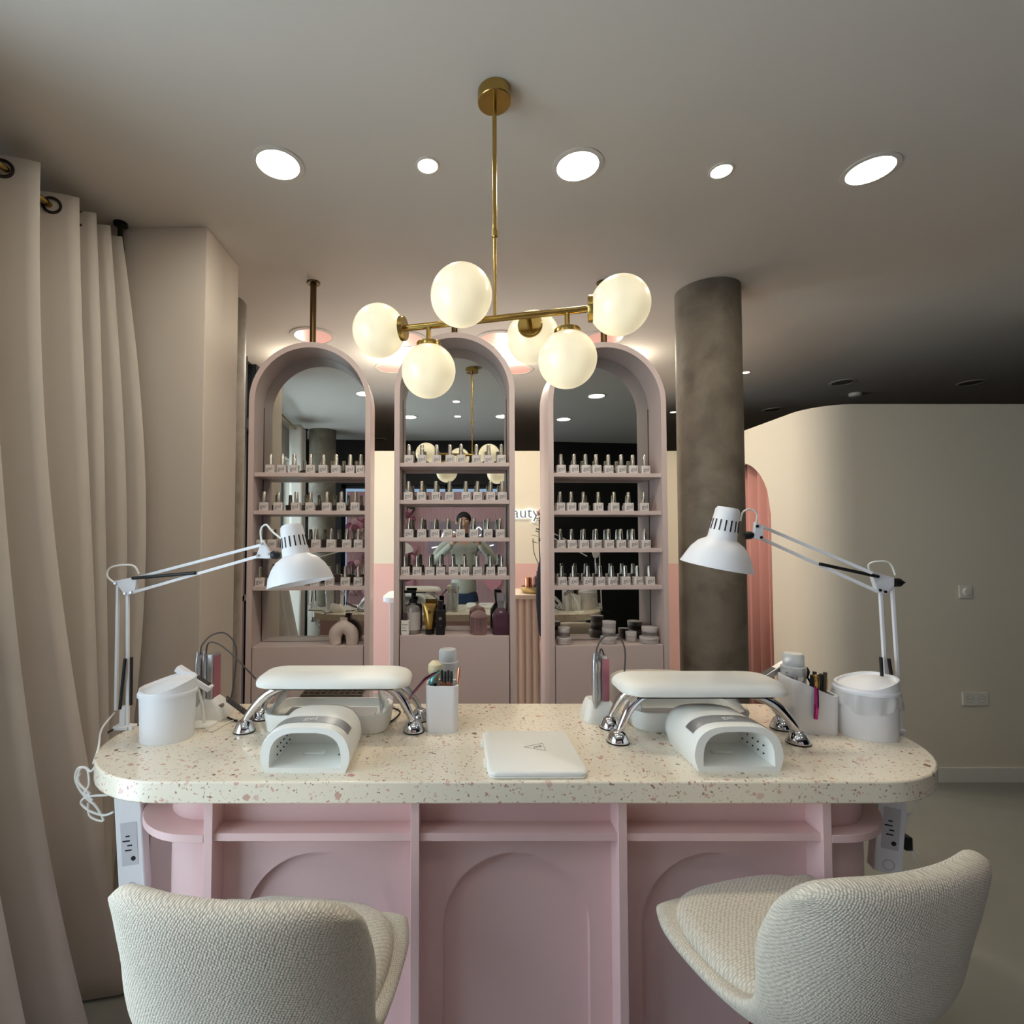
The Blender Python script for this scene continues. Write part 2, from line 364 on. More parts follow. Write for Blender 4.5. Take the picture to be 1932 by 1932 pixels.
obj('pane', MB().box(-1.80, -1.79, WS2['y0'], WS2['y1'], WS2['z0'], WS2['z1']), M_pane, g, smooth=False)
obj('door_frame', mb, M_darkframe, g, smooth=False)
# partition (lower than the ceiling): back run, side run, rounded corner, front run
HW = 2.335; YB = 4.98; XS = 2.27; YF = 3.21; rc = 0.24
path = [(-1.60, YB), (XS, YB)]
yo0, yo1, oz, orad = 3.70, 4.56, 1.66, 0.43         # arched opening in the side run
M_two = two_tone('two_tone_wall', (226, 184, 177), (226, 219, 200), HC-(1063-1012.6)/970*YB)
struct('wall_back', MB().box(-1.62, XS+0.1, YB, YB+0.1, 0, HW), M_two, smooth=False)
# side run with arch cut out
mb = MB()
def strip(ya, yb, za, zb): mb.box(XS, XS+0.1, ya, yb, za, zb)
strip(yo1, YB, 0, HW)
strip(YF+rc, yo0, 0, HW)
N = 24
for k in range(N):
    ya = yo0+(yo1-yo0)*k/N; yb = yo0+(yo1-yo0)*(k+1)/N
    za = oz+math.sqrt(max(0, orad**2-(ya-(yo0+yo1)/2)**2)); zb = oz+math.sqrt(max(0, orad**2-(yb-(yo0+yo1)/2)**2))
    mb.add([(XS, ya, za), (XS, yb, zb), (XS, yb, HW), (XS, ya, HW), (XS+.1, ya, za), (XS+.1, yb, zb), (XS+.1, yb, HW), (XS+.1, ya, HW)],
           [(0, 1, 2, 3), (4, 7, 6, 5), (0, 4, 5, 1), (3, 2, 6, 7)])
# rounded corner then front run, one surface
arc = [(XS+rc-rc*math.cos(R(90*k/16)), YF+rc-rc*math.sin(R(90*k/16))) for k in range(17)]+[(8.9, YF)]
arc_in = [(XS+rc-(rc-.1)*math.cos(R(90*k/16)), YF+rc-(rc-.1)*math.sin(R(90*k/16))) for k in range(17)]+[(8.9, YF+.1)]
mb.prism(arc+arc_in[::-1], 0, HW)
struct('wall_side', mb, M_wall)
mb = MB(); e = 0.012
arc_b = [(XS+rc-(rc+e)*math.cos(R(90*k/16)), YF+rc-(rc+e)*math.sin(R(90*k/16))) for k in range(17)]+[(8.9, YF-e)]
mb.prism(arc_b+arc[::-1], 0, 0.085)
mb.box(XS-e, XS, YF+rc, yo0, 0, 0.085)
struct('baseboard_right', mb, mat('baseboard_white', (226, 226, 218), 0.5))
# concrete columns
def column(x, y, r):
    return struct('column', MB().cyl((0, 0, 0), (0, 0, ZC), r, n=64), M_conc, loc=(x, y, 0))
column(1.405, 2.83, 0.168)['label'] = 'round raw concrete column to the right of the arched shelves'
column(-1.40, 2.95, 0.168)['label'] = 'round raw concrete column just showing behind the left pier'
column(-1.32, -1.0, 0.168)['label'] = 'round raw concrete column near the curtain, seen in the left mirror'

# pink curtain in the arch
mb = MB(); rows = []; n = 60
for zz in (0.01, 1.2, 2.2):
    rows.append([(XS+0.13+0.03*math.sin(k*2*math.pi/60*9), 3.55+1.15*k/n, zz) for k in range(n+1)])
mb.loft(rows, False, False, closed=False)
o = obj('door_curtain', mb, mat('pink_velvet', (196, 142, 134), 0.85, sheen=0.3)); tag(o, 'dusty pink curtain hanging in the arched doorway behind the column', 'curtain')
o.modifiers.new('thick', 'SOLIDIFY').thickness = 0.006

# linen curtain by the left window
def curtain(name, label, crests, xc, depth, ztop, seg=12, bulge=0.0, endbow=0.0, flare=0.0):
    """crests: y of each fold crest; the cloth swings from x = xc (crest) to xc-depth (trough)"""
    prof = []
    for i in range(len(crests)-1):
        a, b = crests[i], crests[i+1]
        for k in range(seg):
            t = k/seg; yt = 0.66                                  # hidden flank is long, the face towards the room short
            w_ = 1-t/yt if t < yt else (t-yt)/(1-yt)
            w_ = w_*w_*(3-2*w_)*0.6+w_*0.4
            prof.append((xc-depth*(1-w_), a+(b-a)*t, i+t))
    prof.append((xc, crests[-1], len(crests)-1))
    nz = 40; rings = []; L = len(crests)-1
    for j in range(nz+1):
        z = ztop-(ztop-0.012)*j/nz; h = j/nz; ring = []
        for (x, y, q) in prof:
            w = q/L
            am = math.sin(math.pi*min(1, h*1.05))
            x2 = x + endbow*am*(w**3) + bulge*h*math.sin(q*1.7+h*3)*0.6 + flare*max(0, min(0.5, 2.17-y))*h**2.0*(0.75+0.25*(x-xc+depth)/depth)
            y2 = y + bulge*h*math.sin(q*2.9+h*5+1)
            ring.append((x2, y2, z))
        rings.append(ring)
    mb = MB().loft(rings, False, False, closed=False)
    o = obj(name, mb, M_curtain, angle=180); o.modifiers.new('thick', 'SOLIDIFY').thickness = 0.003
    return tag(o, label, 'curtain')
cA = curtain('window_curtain', 'floor-length beige linen curtain on brass rod, filling the left edge', [1.17, 1.35, 1.54, 1.723, 1.905, 1.997, 2.08, 2.16], -1.43, 0.18, 2.785, bulge=0.02, endbow=0.13, flare=0.80)
mb = MB(); rodz = 2.736
M_grom = mat('gunmetal', (60, 56, 50), 0.3, 0.9)
for (u, v, Y) in ((8, 320, 1.691), (100, 389, 1.879), (153, 413, 1.988)):
    p = P(u, v, Y); d = Vector((0.35, -0.94, 0)) if u < 120 else Vector((0.9, -0.4, 0))
    uu = d.orthogonal().normalized(); ww = d.cross(uu)
    p = p-Vector((0, 0.006, 0)); ring = [p+(uu*math.cos(2*math.pi*k/20)+ww*math.sin(2*math.pi*k/20))*0.028 for k in range(21)]
    obj('grommet', MB().tube(ring, 0.0055, 8, smooth=False), M_grom, cA)
cB = curtain('window_curtain', 'beige curtain bunched beside the rear column, seen in the left mirror', [-0.55, -0.47, -0.40, -0.33, -0.25], -1.45, 0.14, 2.785, bulge=0.015, endbow=0.02)
rod = thing('curtain_rod', 'aged brass curtain rod fixed to the ceiling above the linen curtain', 'curtain rod', (-1.515, 2.17, rodz))
obj('rod', MB().cyl((0, 0, 0), (0, -3.2, 0), 0.011), M_brass, rod)
obj('bracket', MB().lathe([(0.028, ZC-rodz), (0.028, ZC-rodz-0.012), (0.012, ZC-rodz-0.02), (0.011, ZC-rodz-0.05), (0.017, 0.02), (0.017, -0.015)], (0.05, 0.03, 0)), M_grom, rod)
obj('bracket', MB().lathe([(0.028, ZC-rodz), (0.028, ZC-rodz-0.012), (0.012, ZC-rodz-0.02), (0.012, 0)], (0, -3.1, 0)), M_grom, rod)

# ------------------------------------------------------------------ ceiling fittings
def downlight(name, u, v, r, m, label, group, lit=True):
    p = PZ(u, v, ZC)
    t = thing(name, label, 'ceiling light', (p.x, p.y, ZC), 0, group)
    obj('trim_ring', MB().lathe([(r*0.80, -0.0005), (r*0.82, -0.006), (r, -0.004), (r, -0.0002)], n=48, cap0=False, cap1=False), M_ceil, t)
    obj('diffuser', MB().lathe([(r*0.80, -0.004), (r*0.80, -0.0015)], n=48), m, t)
    return t
for u, v, s in ((525, 309, 'left of the chandelier rod'), (1090, 312, 'just right of the chandelier rod'), (1642, 320, 'nearest the right edge of the ceiling')):
    downlight('ceiling_downlight', u, v, 0.092, M_led, 'large lit round recessed ceiling light '+s, 'large lit downlights')
for u, v, s in ((807, 311, 'between the large light and the chandelier canopy'), (1361, 321, 'between the middle and right large lights')):
    downlight('ceiling_spotlight', u, v, 0.044, M_ledwarm, 'small lit recessed spotlight '+s, 'small lit spotlights')
for u, v, s in ((750, 672, 'below the leftmost globe'), (953, 670, 'below the globe behind the bar'), (1180, 672, 'added for light behind the right tower arch'), (560, 672, 'added for light behind the left tower arch'), (1270, 777, 'between right tower and concrete column'), (1407, 702, 'just right of the concrete column')):  # the two behind the arches are unseen, added to carry rear lamps
    downlight('ceiling_spotlight', u, v, 0.036, M_ledfar if u > 1200 else M_ledwarm, 'small lit recessed spotlight seen '+s, 'small lit spotlights')
for u, v in ((750, 672), (953, 670), (1180, 672), (560, 672)):  # outer two have no known fitting; added to brighten the rear
    p = PZ(u, v, ZC); p.z = ZC-0.11; l = bpy.data.lights.new('spot_lamp', 'POINT'); l.energy = 8 if 600 < u < 1100 else 4.5; l.shadow_soft_size = 0.035; l.color = (1, 0.89, 0.72)
    lo = bpy.data.objects.new('spot_lamp', l); sc.collection.objects.link(lo); lo.location = p
    l = bpy.data.lights.new('spot_beam', 'AREA'); l.shape = 'DISK'; l.size = 0.06; l.energy = 6; l.color = (1, 0.91, 0.78)
    lo = bpy.data.objects.new('spot_beam', l); sc.collection.objects.link(lo); lo.location = (p.x, p.y, ZC-0.012)
def over_camera(name, x, y, r, m, label, group):
    t = thing(name, label, 'ceiling light', (x, y, ZC), 0, group)
    obj('trim_ring', MB().lathe([(r*0.80, -0.0005), (r*0.82, -0.006), (r, -0.004), (r, -0.0002)], n=48, cap0=False, cap1=False), M_ceil, t)
    obj('diffuser', MB().lathe([(r*0.80, -0.004), (r*0.80, -0.0015)], n=48), m, t)
for x, y, s in ((-0.66, 0.80, 'upper light in the left mirror'), (-0.56, -0.15, 'left light in the middle mirror'), (0.50, -0.13, 'right light in the middle mirror'),
                (1.60, 0.80, 'upper light in the right mirror'), (1.60, -0.20, 'lower light in the right mirror')):
    over_camera('ceiling_downlight', x, y, 0.092, M_ledback, 'large lit recessed ceiling light reflected as the '+s, 'large lit downlights')
for x, y, s in ((-0.02, 0.52, 'upper'), (-0.01, -0.12, 'lower')):
    over_camera('ceiling_spotlight', x, y, 0.044, M_ledback, 'small lit recessed spotlight, the %s one reflected in the middle mirror' % s, 'small lit spotlights')
M_pinkoff = mat('pink_reflection_diffuser', (232, 178, 168), 0.35, emit=(255, 190, 175), estr=0.25)  # pink colour and faint glow stand in for pink reflected in unlit fittings
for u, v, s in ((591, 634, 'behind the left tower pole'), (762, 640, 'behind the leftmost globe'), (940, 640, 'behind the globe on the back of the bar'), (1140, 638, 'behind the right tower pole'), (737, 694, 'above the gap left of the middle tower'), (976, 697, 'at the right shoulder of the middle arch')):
    downlight('unlit_ceiling_light', u, v, 0.155 if v < 660 else 0.13, M_pinkoff, 'unlit round ceiling fitting, painted pink reflection, '+s, 'ceiling fittings with painted pink reflection')
M_off = mat('dark_grille', (120, 118, 112), 0.6)
for u, v, s in ((1590, 721, 'above the rounded wall corner'), (1458, 773, 'just right of the column'), (1832, 722, 'near the right edge'), (717, 829, 'in the gap left of the middle tower')):
    downlight('ceiling_speaker', u, v, 0.10, M_off, 'unlit round ceiling fitting in the shadow '+s, 'shadowed ceiling fittings')
p = PZ(1614, 748, ZC-0.03)
o = obj('smoke_detector', MB().lathe([(0.03, -0.035), (0.05, -0.028), (0.055, 0)], (p.x, p.y, ZC)), M_white); tag(o, 'small white smoke detector on the dark ceiling over the right partition', 'smoke detector')

# ------------------------------------------------------------------ arched shelf towers
TW, TD, TM, FT, SPR = 0.316, 0.20, 0.157, 0.028, 2.212
gel_text = text_mesh('gel', 0.030)
def arch_pts(hw, zs, z0, n=28):
    return [(-hw, z0)]+[(-hw*math.cos(math.pi*k/n), zs+hw*math.sin(math.pi*k/n)) for k in range(n+1)]+[(hw, z0)]
def tower(label, x, y, rz, dz, shelves, ztop):
    t = thing('arched_shelf_tower', label, 'shelf', (x, y, 0), rz, 'arched mirror shelf towers')
    o_, i_ = arch_pts(TW, SPR+dz, 0), arch_pts(TW-FT, SPR+dz, 0)
    n = len(o_); mb = MB()
    V = [(a, yy, b) for yy in (0, TD) for pts in (o_, i_) for a, b in pts]
    F = []
    for k in range(n-1):
        F += [(k, k+1, n+k+1, n+k), (2*n+k, 3*n+k, 3*n+k+1, 2*n+k+1), (k, 2*n+k, 2*n+k+1, k+1), (n+k, n+k+1, 3*n+k+1, 3*n+k)]
    F += [(0, n, 3*n, 2*n), (n-1, 3*n-1, 4*n-1, 2*n-1)]
    mb.add(V, F); obj('frame', mb, M_towerpink, t)
    pts = arch_pts(TW-FT-0.001, SPR+dz, ztop)
    mb = MB(); mb.add([(a, TM, b) for a, b in pts]+[(a, TM+0.005, b) for a, b in pts],
                      [tuple(range(len(pts)))]+[tuple(range(2*len(pts)-1, len(pts)-1, -1))]+[(i, (i+1) % len(pts), len(pts)+(i+1) % len(pts), len(pts)+i) for i in range(len(pts))])
    obj('mirror', mb, M_mirror, t, smooth=False)
    pts = arch_pts(TW-FT-0.001, SPR+dz, 0)
    mb = MB(); mb.add([(a, TM+0.007, b) for a, b in pts]+[(a, TD-0.002, b) for a, b in pts],
                      [tuple(range(len(pts)))]+[tuple(range(2*len(pts)-1, len(pts)-1, -1))]+[(i, (i+1) % len(pts), len(pts)+(i+1) % len(pts), len(pts)+i) for i in range(len(pts))])
    obj('back_panel', mb, M_towerpink, t, smooth=False)
    # dark strip stands in for the gap's shade: bead round the mirror
    for sgn in (-1, 1):
        obj('gap_shade', MB().box(sgn*(TW-FT-0.0005), sgn*(TW-FT-0.003), TM-0.003, TM, ztop, SPR+dz), M_bronze, t, smooth=False)
    for k, z in enumerate(shelves):
        obj('shelf', MB().box(-(TW-FT-0.001), TW-FT-0.001, 0.006, TM-0.001, z-0.021, z), M_towerpink, t, bevel=0.001, smooth=False)
    c = obj('cabinet', MB().box(-(TW-FT-0.001), TW-FT-0.001, 0.022, TM-0.001, 0.06, ztop-0.002), M_towerpink, t, smooth=False)
    obj('door', MB().box(-(TW-FT-0.005), TW-FT-0.005, 0.002, 0.021, 0.07, ztop), M_towerpink, c, bevel=0.001, smooth=False)
    pz = SPR+dz+TW
    pm = MB().cyl((0.0, 0.045, pz-0.003), (0.0, 0.045, ZC-0.008), 0.0165)
    pole = obj('pole', pm, M_bronze, t)
    obj('flange', MB().lathe([(0.034, ZC-0.009), (0.036, ZC-0.006), (0.036, ZC-0.0005)], (0, 0.045, 0)), M_bronze, pole)
    return t
def zat(v, Y): return P(860, v, Y).z
TY = 2.68
TL = dict(x=P(583, 1000, TY).x, y=TY, rz=R(3.0), dz=0.0, sh=[zat(v, TY) for v in (891.5, 963, 1034, 1106.5)], zt=zat(1221, TY))
TM_ = dict(x=P(857.5, 1000, TY).x, y=TY, rz=R(-0.3), dz=0.052, sh=[zat(v, TY) for v in (872.5, 943, 1014, 1086)], zt=zat(1200, TY))
TR = dict(x=P(1148.5, 1000, TY).x, y=TY, rz=R(3.2), dz=0.0, sh=[zat(v, TY) for v in (892, 963.5, 1034.5, 1105)], zt=zat(1218, TY))
tows = []
for T, nm in ((TL, 'left'), (TM_, 'middle'), (TR, 'right')):
    tx = {'left': 'beside the concrete pier, white vase in it', 'middle': 'behind the chandelier, product bottles in it', 'right': 'beside the concrete column, cream jars in it'}[nm]
    tows.append(tower('%s pink arched mirror shelf tower %s' % (nm, tx), T['x'], T['y'], T['rz'], T['dz'], T['sh'], T['zt']))

# gel polish bottles
def bottle_proto():
    t = thing('polish_bottle', 'x', 'nail polish bottle')
    b = obj('bottle', MB().prism(rrect(0.047, 0.040, 0.005), 0, 0.043), mat('bottle_white', (224, 218, 216), 0.35), t, bevel=0.002)
    obj('cap', MB().lathe([(0.0095, 0.043), (0.012, 0.045), (0.0118, 0.047), (0.0095, 0.098), (0.0085, 0.101), (0.004, 0.102)], n=16), M_capmetal, t)
    text('label_print', 'gel', 0.03, M_text, b, (0, -0.0203, 0.022), (R(90), 0, 0), me=gel_text)
    return t
PB = bottle_proto(); used = [False]
ORD = 'first second third fourth fifth sixth seventh eighth ninth'.split()
rows = {
 'left': [[509.4, 531.5, 553.9, 585.5, 609.4, 633.6, 660, 682.2], [498, 525.5, 558.6, 585.3, 616.4, 644, 670], [494, 515, 541, 568, 597, 625.7, 654.8, 676.9], [492.5, 515, 541, 568, 596, 623, 652.7, 677]],
 'middle': [[771.3, 796, 823.8, 848.8, 870, 899, 922, 946], [770.5, 795.5, 822.4, 848.2, 879, 901, 925.5, 947.5], [772, 796, 821, 845, 868.7, 894, 920.6, 943.5], [763.5, 787.4, 811.6, 831.3, 855, 877, 900.4, 925.5, 947]],
 'right': [[1059, 1084, 1105.5, 1125.6, 1148.8, 1173, 1195, 1217.4], [1057, 1078, 1101, 1129, 1158.7, 1186, 1215], [1057, 1078, 1101, 1124.3, 1148, 1171, 1193.7, 1216.6], [1059, 1081, 1107.6, 1131, 1153.3, 1178.4, 1201.8, 1224]]}
LEV = ['top', 'second', 'third', 'lowest']
for T, nm in ((TL, 'left'), (TM_, 'middle'), (TR, 'right')):
    for k, us in enumerate(rows[nm]):
        for i, u in enumerate(us):
            a = (u-CX)/FPX; c, s = math.cos(T['rz']), math.sin(T['rz']); dl = 0.036+0.012*random.random()
            # point on the tower's own row line: (tx + l*c - dl*s, ty + l*s + dl*c)
            l = (a*(T['y']+dl*c)-(T['x']-dl*s))/(c-a*s)
            l = max(-(TW-FT-0.027), min(TW-FT-0.027, l))
            loc = (T['x']+l*c-dl*s, T['y']+l*s+dl*c, T['sh'][k])
            lb = '%s gel polish bottle from the left, %s shelf of the %s arched tower' % (ORD[i], LEV[k], nm)
            gr = 'gel polish bottles on the %s tower' % nm
            rz = T['rz']+random.uniform(-0.08, 0.08)
            if not used[0]:
                PB.location = loc; PB.rotation_euler = (0, 0, rz); PB['label'] = lb; PB['group'] = gr; used[0] = True
            else: dup(PB, loc, rz, lb, gr)
def on_tower(T, u, dl):
    a = (u-CX)/FPX; c, s = math.cos(T['rz']), math.sin(T['rz'])
    l = (a*(T['y']+dl*c)-(T['x']-dl*s))/(c-a*s)
    return (T['x']+l*c-dl*s, T['y']+l*s+dl*c, T['zt'])
# vase
mb = MB(); pts = [(-0.043, 0, 0.0), (-0.046, 0, 0.030), (-0.040, 0, 0.062), (-0.018, 0, 0.084), (0, 0, 0.088), (0.018, 0, 0.084), (0.040, 0, 0.062), (0.046, 0, 0.030), (0.043, 0, 0.0)]
mb.tube(pts, [0.030, 0.033, 0.036, 0.034, 0.032, 0.034, 0.036, 0.033, 0.030], 20)
mb.lathe([(0.034, 0.10), (0.024, 0.118), (0.018, 0.128), (0.021, 0.138), (0.014, 0.138), (0.010, 0.12)], n=24)
M_cer = mat('matt_ceramic', (212, 200, 192), 0.85, bump=0.1, bscale=300)
o = obj('donut_vase', mb, M_cer, loc=on_tower(TL, 650, 0.07)); tag(o, 'cream ceramic two-legged ring vase at the foot of the left tower', 'vase')
# products in the middle tower
def prod(name, label, cat, T, u, dl): return thing(name, label, cat, on_tower(T, u, dl), T['rz'])
t = prod('lotion_bottle', 'small white bottle with dark cap at the left of the middle tower', 'bottle', TM_, 765, 0.04)
b = obj('body', MB().prism(rrect(0.044, 0.036, 0.008), 0, 0.075), M_white, t, bevel=0.002)
obj('cap', MB().lathe([(0.013, 0.075), (0.013, 0.088), (0.011, 0.09), (0.011, 0.112), (0.009, 0.114)]), mat('plum_cap', (80, 60, 66), 0.4), t)
obj('label_print', MB().box(-0.014, 0.014, -0.0185, -0.018, 0.052, 0.055).box(-0.012, 0.006, -0.0185, -0.018, 0.036, 0.039).box(-0.014, 0.010, -0.0185, -0.018, 0.022, 0.025), M_text, b, smooth=False)
t = prod('pump_bottle', 'clear glass pump bottle with dark pump behind the small white bottle', 'bottle', TM_, 779, 0.09)
obj('body', MB().lathe([(0.040, 0), (0.042, 0.005), (0.042, 0.125), (0.036, 0.140), (0.016, 0.150), (0.016, 0.16)]), mat('smoked_silver', (150, 146, 146), 0.2, 0.3), t)
obj('label_plate', MB().lathe([(0.0424, 0.02), (0.0424, 0.115)], cap0=False, cap1=False), mat('pale_label', (196, 192, 190), 0.6), t)
obj('pump', MB().lathe([(0.018, 0.16), (0.018, 0.178), (0.007, 0.18), (0.007, 0.215)]).box(-0.045, 0.012, -0.009, 0.009, 0.212, 0.226), M_black, t)
t = prod('cream_tube', 'gold cream tube standing on its black cap in the middle tower', 'tube', TM_, 811, 0.06)
rings = []
for h, w, d in ((0.028, 0.022, 0.022), (0.06, 0.026, 0.022), (0.10, 0.031, 0.015), (0.135, 0.034, 0.007), (0.15, 0.035, 0.0025), (0.16, 0.035, 0.0025)):
    rings.append([(w*math.cos(2*math.pi*i/24), d*math.sin(2*math.pi*i/24), h) for i in range(24)])
b = obj('body', MB().loft(rings), mat('gold_foil', (206, 170, 96), 0.25, 1.0), t)
obj('cap', MB().lathe([(0.022, 0), (0.023, 0.002), (0.023, 0.028)]), M_black, t)
obj('emblem', MB().box(-0.008, 0.008, -0.013, -0.0085, 0.108, 0.124), mat('bronze_print', (92, 66, 30), 0.5), b, smooth=False)
t = prod('mist_bottle', 'tall square black spray bottle beside the gold tube', 'bottle', TM_, 831, 0.05)
b = obj('body', MB().prism(rrect(0.047, 0.04, 0.004), 0, 0.128), M_black, t, bevel=0.002)
obj('cap', MB().prism(rrect(0.026, 0.026, 0.006), 0.130, 0.178), mat('dark_plum_plastic', (34, 22, 26), 0.25), t, bevel=0.002)
obj('emblem', MB().box(-0.008, 0.008, -0.0208, -0.0202, 0.078, 0.092).cyl((0, -0.0202, 0.048), (0, -0.0208, 0.048), 0.003, n=12), M_text, b, smooth=False)
M_rosegl = glassy('pink_tinted_glass', (226, 204, 204), 0.84)
t = prod('glass_jar', 'ribbed clear glass jar with knobbed lid in the middle tower', 'jar', TM_, 903, 0.06)
mb = MB(); rings = []
for h, r in ((0, 0.040), (0.01, 0.043), (0.085, 0.043), (0.09, 0.045)):
    rings.append([((r+0.0025*math.cos(16*2*math.pi*i/96))*math.cos(2*math.pi*i/96), (r+0.0025*math.cos(16*2*math.pi*i/96))*math.sin(2*math.pi*i/96), h) for i in range(96)])
obj('body', mb.loft(rings, True, False), M_rosegl, t)
obj('lid', MB().lathe([(0.046, 0.090), (0.046, 0.096), (0.036, 0.112), (0.014, 0.122), (0.005, 0.126), (0.006, 0.128), (0.011, 0.136), (0.009, 0.144), (0.002, 0.147)]), M_rosegl, t)
t = prod('perfume_bottle', 'purple glass bottle with grey stopper at the right of the middle tower', 'bottle', TM_, 944, 0.06)
obj('body', MB().loft([[(x*k, y*k, h) for x, y in rrect(0.085, 0.055, 0.010)] for h, k in ((0, 0.98), (0.004, 1), (0.098, 1), (0.104, 0.96), (0.138, 0.45))]), mat('plum_glass', (96, 62, 80), 0.12, trans=0.25), t)
obj('stopper', MB().loft([[(x*k, y*k, h) for x, y in rrect(0.040, 0.036, 0.005)] for h, k in ((0.138, 0.7), (0.175, 0.9), (0.176, 1.05), (0.212, 1.05), (0.215, 0.9))]), mat('grey_stopper', (150, 150, 156), 0.2, 0.3), t)
# cream jars in the right tower
def jar(x, y, z, r, h, label, dark=False):
    t = thing('cream_jar', label, 'jar', (x, y, z), 0, 'cream jars in the right tower')
    obj('body', MB().lathe([(r*0.94, 0), (r, 0.003), (r, h*0.62)]), glassy('frosted_jar', (214, 208, 208), 0.35, 0.3), t)
    obj('lid', MB().lathe([(r*1.03, h*0.62), (r*1.04, h*0.66), (r*1.04, h*0.97), (r*0.98, h)]), mat('pale_lid', (206, 202, 202), 0.35), t)
    obj('label_plate', MB().lathe([(r*1.004, h*0.15), (r*1.004, h*0.5)], cap0=False, cap1=False), mat('jar_print', (120, 112, 112), 0.6) if dark else mat('jar_pale_print', (184, 176, 176), 0.6), t)
for u, dl, r, spec in ((1062, 0.06, 0.037, ((0.034, 'flat low pale jar under a stack at the tower left'), (0.052, 'upper pale jar with dark label at the tower left'))),
                       (1146, 0.06, 0.041, ((0.036, 'wide flat jar at the base of the centre jar stack'), (0.046, 'middle jar of the centre jar stack'), (0.034, 'topmost jar of the centre jar stack'))),
                       (1188, 0.105, 0.028, ((0.052, 'small single jar left of the right-hand jar stack'),)),
                       (1222, 0.06, 0.048, ((0.034, 'wide flat jar at the base of the right jar stack'), (0.050, 'larger upper jar of the right jar stack')))):
    x, y, z = on_tower(TR, u, dl)
    for k, (h, s) in enumerate(spec):
        jar(x+0.002*k, y, z, r*(1 if k == 0 else 0.82), h, 'pale cosmetic cream jar, '+s, k == 1); z += h+0.0005

# ------------------------------------------------------------------ beyond the towers: reception
zsign = zat(968, YB)
t = thing('wall_sign', 'backlit lettering reading beauty on the cream wall between the towers', 'sign', (P(996, 968, YB).x-0.10, YB-0.03, zsign))
me = text_mesh('beauty', 0.155, 0.006)
text('letters', 'beauty', 0.155, mat('dark_letter', (120, 126, 130), 0.5), t, (0, 0, 0), (R(90), 0, 0), me=me)
cu = bpy.data.curves.new('halo', 'FONT'); cu.body = 'beauty'; cu.size = 0.155; cu.align_x = 'CENTER'; cu.align_y = 'CENTER'; cu.offset = 0.006; cu.extrude = 0.002
ho = bpy.data.objects.new('halo_tmp', cu); sc.collection.objects.link(ho)
hm = bpy.data.meshes.new_from_object(ho.evaluated_get(bpy.context.evaluated_depsgraph_get())); bpy.data.objects.remove(ho)
text('backlight', 'beauty', 0.155, M_neon, t, (0, 0.014, 0), (R(90), 0, 0), me=hm)
# fluted reception counter
RX0, RX1, RY = 0.42, 1.05, 3.9
t = thing('reception_counter', 'peach fluted reception counter seen between middle and right towers', 'counter', ((RX0+RX1)/2, RY, 0))
hw = (RX1-RX0)/2; zt = zat(1130, RY)
M_peach = mat('peach_lacquer', (240, 222, 210), 0.5)
obj('body', MB().box(-hw, hw, 0.03, 0.4, 0, zt), M_peach, t, smooth=False)
mb = MB(); nf = 12
for k in range(nf):
    x = -hw+(k+0.5)*2*hw/nf; mb.cyl((x, 0.03, 0.005), (x, 0.03, zt), hw/nf*0.92, n=16)
obj('fluting', mb, M_peach, t)
obj('countertop', MB().box(-hw-0.03, hw+0.03, -0.03, 0.43, zt, zt+0.035), mat('cream_stone', (230, 214, 196), 0.4), t, bevel=0.004, smooth=False)
tray = thing('round_tray', 'round black and gold tray on the reception counter', 'tray', (P(1012, 1110, RY+0.1).x, RY+0.1, zt+0.035))
obj('tray_body', MB().lathe([(0.10, 0), (0.125, 0.03), (0.128, 0.05), (0.12, 0.05), (0.115, 0.035)]), mat('gold_rim', (190, 168, 120), 0.3, 0.7), tray)
obj('tray_top', MB().lathe([(0.122, 0.042), (0.122, 0.046)]), M_black, tray)
zc = zt+0.035+0.046
o = obj('copper_cup', MB().lathe([(0.028, 0), (0.03, 0.06), (0.026, 0.078)], (0, 0, 0)), M_rosegold, loc=(P(997, 1100, RY+0.06).x, RY+0.06, zc)); tag(o, 'copper cup standing on the tray of the reception counter', 'cup')
o = obj('amber_bottle', MB().lathe([(0.034, 0), (0.036, 0.07), (0.012, 0.09), (0.012, 0.12)]), mat('amber', (90, 50, 38), 0.2), loc=(P(1015, 1100, RY+0.12).x, RY+0.12, zc)); tag(o, 'amber glass bottle on the tray of the reception counter', 'bottle')
t = thing('potted_orchid', 'dark-leaved orchid in a black vase on the reception counter', 'plant', (P(1020, 1100, RY+0.25).x, RY+0.25, zt+0.035))
obj('vase', MB().lathe([(0.04, 0), (0.045, 0.08), (0.02, 0.16), (0.018, 0.2)]), M_black, t)
mb = MB(); mb.tube([(0, 0, 0.18), (-0.01, 0, 0.4), (-0.005, 0, 0.62)], 0.004, 6); mb.tube([(0, 0, 0.18), (-0.05, 0, 0.3), (-0.06, 0.0, 0.42)], 0.003, 6)
obj('stem', mb, mat('dark_stem', (40, 48, 34), 0.6), t)
mb = MB()
for k in range(14):
    a = k*2.4; z = 0.36+0.018*k; l = 0.09-0.003*k; c = Vector((-0.008, 0, z)); d = Vector((math.cos(a), math.sin(a), 0.25)); s_ = Vector((-math.sin(a), math.cos(a), 0))*0.02
    mb.add([c, c+d*l*0.5+s_, c+d*l, c+d*l*0.5-s_, c+d*l*0.5+Vector((0, 0, 0.004))], [(0, 1, 4), (1, 2, 4), (2, 3, 4), (3, 0, 4)])
obj('leaves', mb, mat('dark_leaf', (44, 66, 40), 0.5), t)
mb = MB()
for k in range(4): mb.sphere((-0.01+0.015*math.cos(k*2), 0.015*math.sin(k*2), 0.60+0.02*k), 0.016, 10, 6)
obj('blossom', mb, mat('pale_blossom', (222, 190, 186), 0.6), t)
